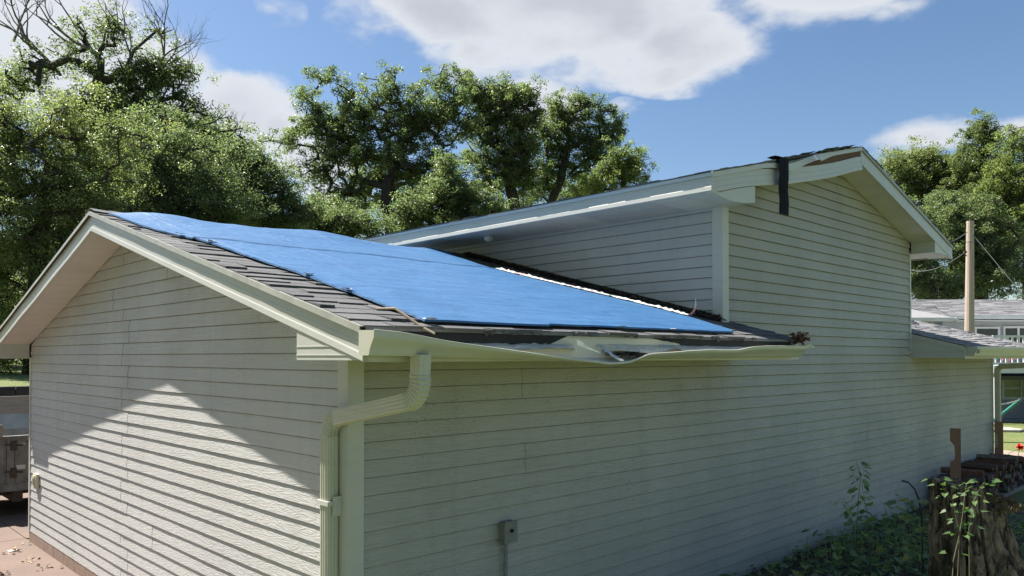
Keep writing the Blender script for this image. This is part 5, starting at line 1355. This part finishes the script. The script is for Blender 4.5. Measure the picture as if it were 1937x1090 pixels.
# ------------------------------------------------------------------ plants on the shady strip by the wall
PLF = leaf_material('weed_leaves', (.15, .23, .11), (.29, .38, .16), (.48, .45, .15), .5, .35)
PLB = leaf_material('bright_seedling_leaves', (.06, .12, .035), (.10, .175, .05), (.15, .20, .07), .35, .5)
PLY = leaf_material('yellowing_leaves', (.14, .19, .04), (.30, .30, .06), (.40, .36, .12), .35, .5)
STEM = simple('weed_stem', (.10, .10, .05), .8, (.16, .14, .08), 20)
gz = lambda x, y: ground_z(x, y)
m = MB(); ms = MB(); g = random.Random(17)
for i in range(3300):
    u = g.uniform(1.9, 8.6); v = -g.uniform(.04, 1.0 + .25 * (u - 2)) 
    if g.random() > .12 + .88 * sstep(3.6, 6.2, u): continue
    x, y, _ = W(u, v, 0)
    if (x - sx) ** 2 + (y - sy) ** 2 < .42: continue
    dens = nz(u * 1.3, v * 1.5, 3)
    if dens < -.28: continue
    z = gz(x, y); hh = (.03 + .32 * g.random() ** 2.0 * (.4 + max(0, dens + .3))) * (.45 + .55 * sstep(2.5, 5.5, u)) * (.35 + .65 * sstep(0, .35, -v))
    c = Vector((x, y, z + hh)); s = g.uniform(.045, .115) * (1 if g.random() < .75 else .5)
    add_leaf(m, c, Vector((g.gauss(0, 1), g.gauss(-.2, 1), g.gauss(.05, .3))), Vector((g.gauss(0, .3), g.gauss(0, .3), 1)), s, s, ('maple', 'oval', 'oak')[g.choice((0, 0, 1, 1, 2))], g.random() ** 1.1)
    if i % 9 == 0: m.tube([(x, y, z), tuple((Vector((x, y, z)) + c) / 2 + Vector((.02, 0, 0))), tuple(c)], .0028, 3, .98)
    if i % 5 == 0:
        for q_ in range(3):
            b_ = Vector((x + g.gauss(0, .05), y + g.gauss(0, .05), z)); t2 = b_ + Vector((g.gauss(0, .06), g.gauss(0, .06), g.uniform(.08, .26))); m.poly([b_ - Vector((.004, 0, 0)), b_ + Vector((.004, 0, 0)), t2], g.random())
cov = m.build('ground_cover', PLF); tag(cov, 'low dark leafy weeds covering the shady strip along the wall', 'weeds', None, 'stuff')
m = MB()
for i in range(900):
    u = g.uniform(1.5, 9); v = -g.uniform(.02, 1.9); x, y, _ = W(u, v, 0); c = Vector((x, y, gz(x, y) + .01 + .02 * g.random()))
    add_leaf(m, c, Vector((g.gauss(0, 1), g.gauss(0, 1), g.gauss(.1, .2))), Vector((g.gauss(0, .4), g.gauss(0, .4), 1)), g.uniform(.04, .08), .05, 'oval', g.random())
tag(m.build('leaf_litter', simple('shade_litter', (.085, .06, .04), .9, (.04, .03, .022), 20)), 'brown leaf litter lying on the soil along the wall', 'leaf litter', None, 'stuff')
m = MB(); rows = []
for i in range(31):
    u = 1.0 + 8.6 * i / 30; rows.append([tuple(Vector(W(u, v, 0)) + Vector((0, 0, gz(*W(u, v, 0)[:2]) + .008 * (1 if v < -.02 else 1)))) for v in (-.015, -.3, -.7, -1.1 - .2 * nz(u), -1.5 - .3 * nz(u * 1.3))])
m.grid(rows); tag(m.build('soil_bed', simple('shaded_soil', (.10, .078, .06), .95, (.055, .043, .033), 12, bump=.7, bscale=40)), kind='structure')

def weed(name, label, stem, pairs, size, kind, mat, spread=.5, group=None, rad=.004, seed=1, droop=0.):
    g = random.Random(seed); pts = [Vector(p) for p in stem]
    root = empty(name, tuple(pts[0]), label, 'plant', group)
    m = MB(); m.tube(pts, [rad * (1 - .6 * i / (len(pts) - 1)) for i in range(len(pts))], 5); m.build('stem', STEM, root, world=True)
    m = MB(); L_ = len(pts) - 1
    for i in range(pairs):
        q = .25 + .75 * i / max(1, pairs - 1); k = min(L_ - 1, int(q * L_)); p = pts[k].lerp(pts[k + 1], q * L_ - k)
        for s in (1, -1):
            a = g.uniform(0, 6.28) if kind == 'oval' else i * 1.5 + (0 if s > 0 else 3.14) + g.uniform(-.4, .4)
            d = Vector((math.cos(a), math.sin(a) * .8, g.uniform(-.25, .45) - droop)); pet = p + d * size * spread
            add_leaf(m, pet, d + Vector((0, 0, -.3)), Vector((g.gauss(0, .25), g.gauss(-.25, .25), 1)), size * g.uniform(.75, 1.2), size * g.uniform(.7, 1.05), kind, g.random())
    m.build('leaves', mat, root, world=True); return root
def at(px, py, d): return pw(px, py, d)
def onground(px, d):
    x = (px - 968) / F * d; return Vector((x, d, gz(x, d)))
weed('tall_weed', 'tall thin weed with drooping paired leaves against the wall', [onground(1618, 7.6), at(1618, 1000, 7.6), at(1622, 940, 7.6), at(1626, 900, 7.6), at(1618, 873, 7.6)], 16, .085, 'oval', PLF, .5, seed=3, droop=.3)
weed('tall_weed', 'second slimmer weed stem just right of the tallest weed', [onground(1642, 7.7), at(1640, 985, 7.7), at(1634, 950, 7.7), at(1628, 915, 7.7)], 8, .075, 'oval', PLF, .5, seed=4, droop=.3)
weed('tall_weed', 'leaning weed left of the tallest weed', [onground(1614, 7.5), at(1612, 990, 7.5), at(1600, 965, 7.5), at(1590, 948, 7.5)], 7, .075, 'oval', PLF, .5, seed=5, droop=.3)
weed('maple_seedling', 'seedling with yellow green lobed leaves between weeds and stump', [onground(1690, 6.9), at(1688, 1010, 6.9), at(1676, 975, 6.9), at(1670, 955, 6.9)], 5, .10, 'maple', PLY, .9, seed=6)
weed('maple_seedling', 'yellowing seedling right against the left side of the stump', [onground(1738, 6.2), at(1740, 1010, 6.2), at(1748, 980, 6.2), at(1742, 950, 6.2)], 5, .10, 'maple', PLY, .9, seed=7)
weed('maple_seedling', 'dark leafed seedling on the wall side of the bare hooked twig', [onground(1708, 7.4), at(1710, 985, 7.4), at(1716, 960, 7.4), at(1706, 945, 7.4)], 4, .11, 'maple', PLF, .8, seed=8)
weed('maple_sapling', 'bright green sapling whose pale stem rises in front of the stump', [onground(1788, 5.1), at(1800, 1060, 5.1), at(1812, 1010, 5.1), at(1818, 975, 5.1), at(1822, 940, 5.1), at(1826, 915, 5.1)], 6, .052, 'maple', PLB, 1.0, seed=9, rad=.005)
weed('maple_sapling', 'bright leafy sapling spreading above the stump toward the stake', [onground(1800, 5.4), at(1812, 1010, 5.4), at(1800, 950, 5.4), at(1785, 925, 5.4), at(1768, 905, 5.4)], 9, .052, 'maple', PLB, 1.0, seed=10)
weed('maple_sapling', 'bright leafy sapling over the mossy hollow of the stump', [onground(1830, 5.4), at(1830, 1000, 5.4), at(1838, 950, 5.4), at(1850, 925, 5.4), at(1860, 912, 5.4)], 13, .052, 'maple', PLB, 1.2, seed=11)
for i, (px, d, s) in enumerate(((1560, 6.6, 1), (1500, 6.3, 2), (1450, 6.3, 3), (1665, 6.3, 4), (1710, 6.0, 5), (1600, 6.1, 6), (1740, 5.7, 7), (1540, 6.0, 8), (1640, 5.8, 9), (1580, 7.2, 10), (1680, 7.0, 11), (1400, 6.2, 12), (1770, 5.5, 13))):
    b = onground(px, d); rr_ = random.Random(s); h = rr_.uniform(.22, .38)
    weed('leafy_weed', 'low leafy green weed among the ground cover by the wall', [b, b + Vector((.02, 0, h * .5)), b + Vector((rr_.uniform(-.06, .06), -.02, h))], 6, .095, 'maple', PLB if s % 3 == 0 else PLF, 1.1, 'low weeds by the wall', seed=20 + s)
p0 = onground(1742, 7.4)
stick('bare_twig', [tuple(p0), tuple(at(1741, 975, 7.4)), tuple(at(1736, 945, 7.4)), tuple(at(1728, 925, 7.4)), tuple(at(1716, 912, 7.4)), tuple(at(1704, 909, 7.4))], [.010, .009, .009, .008, .008, .010], simple('dark_twig', (.035, .04, .03), .7), 'dark bare twig arching like a hook against the wall', 'twig')
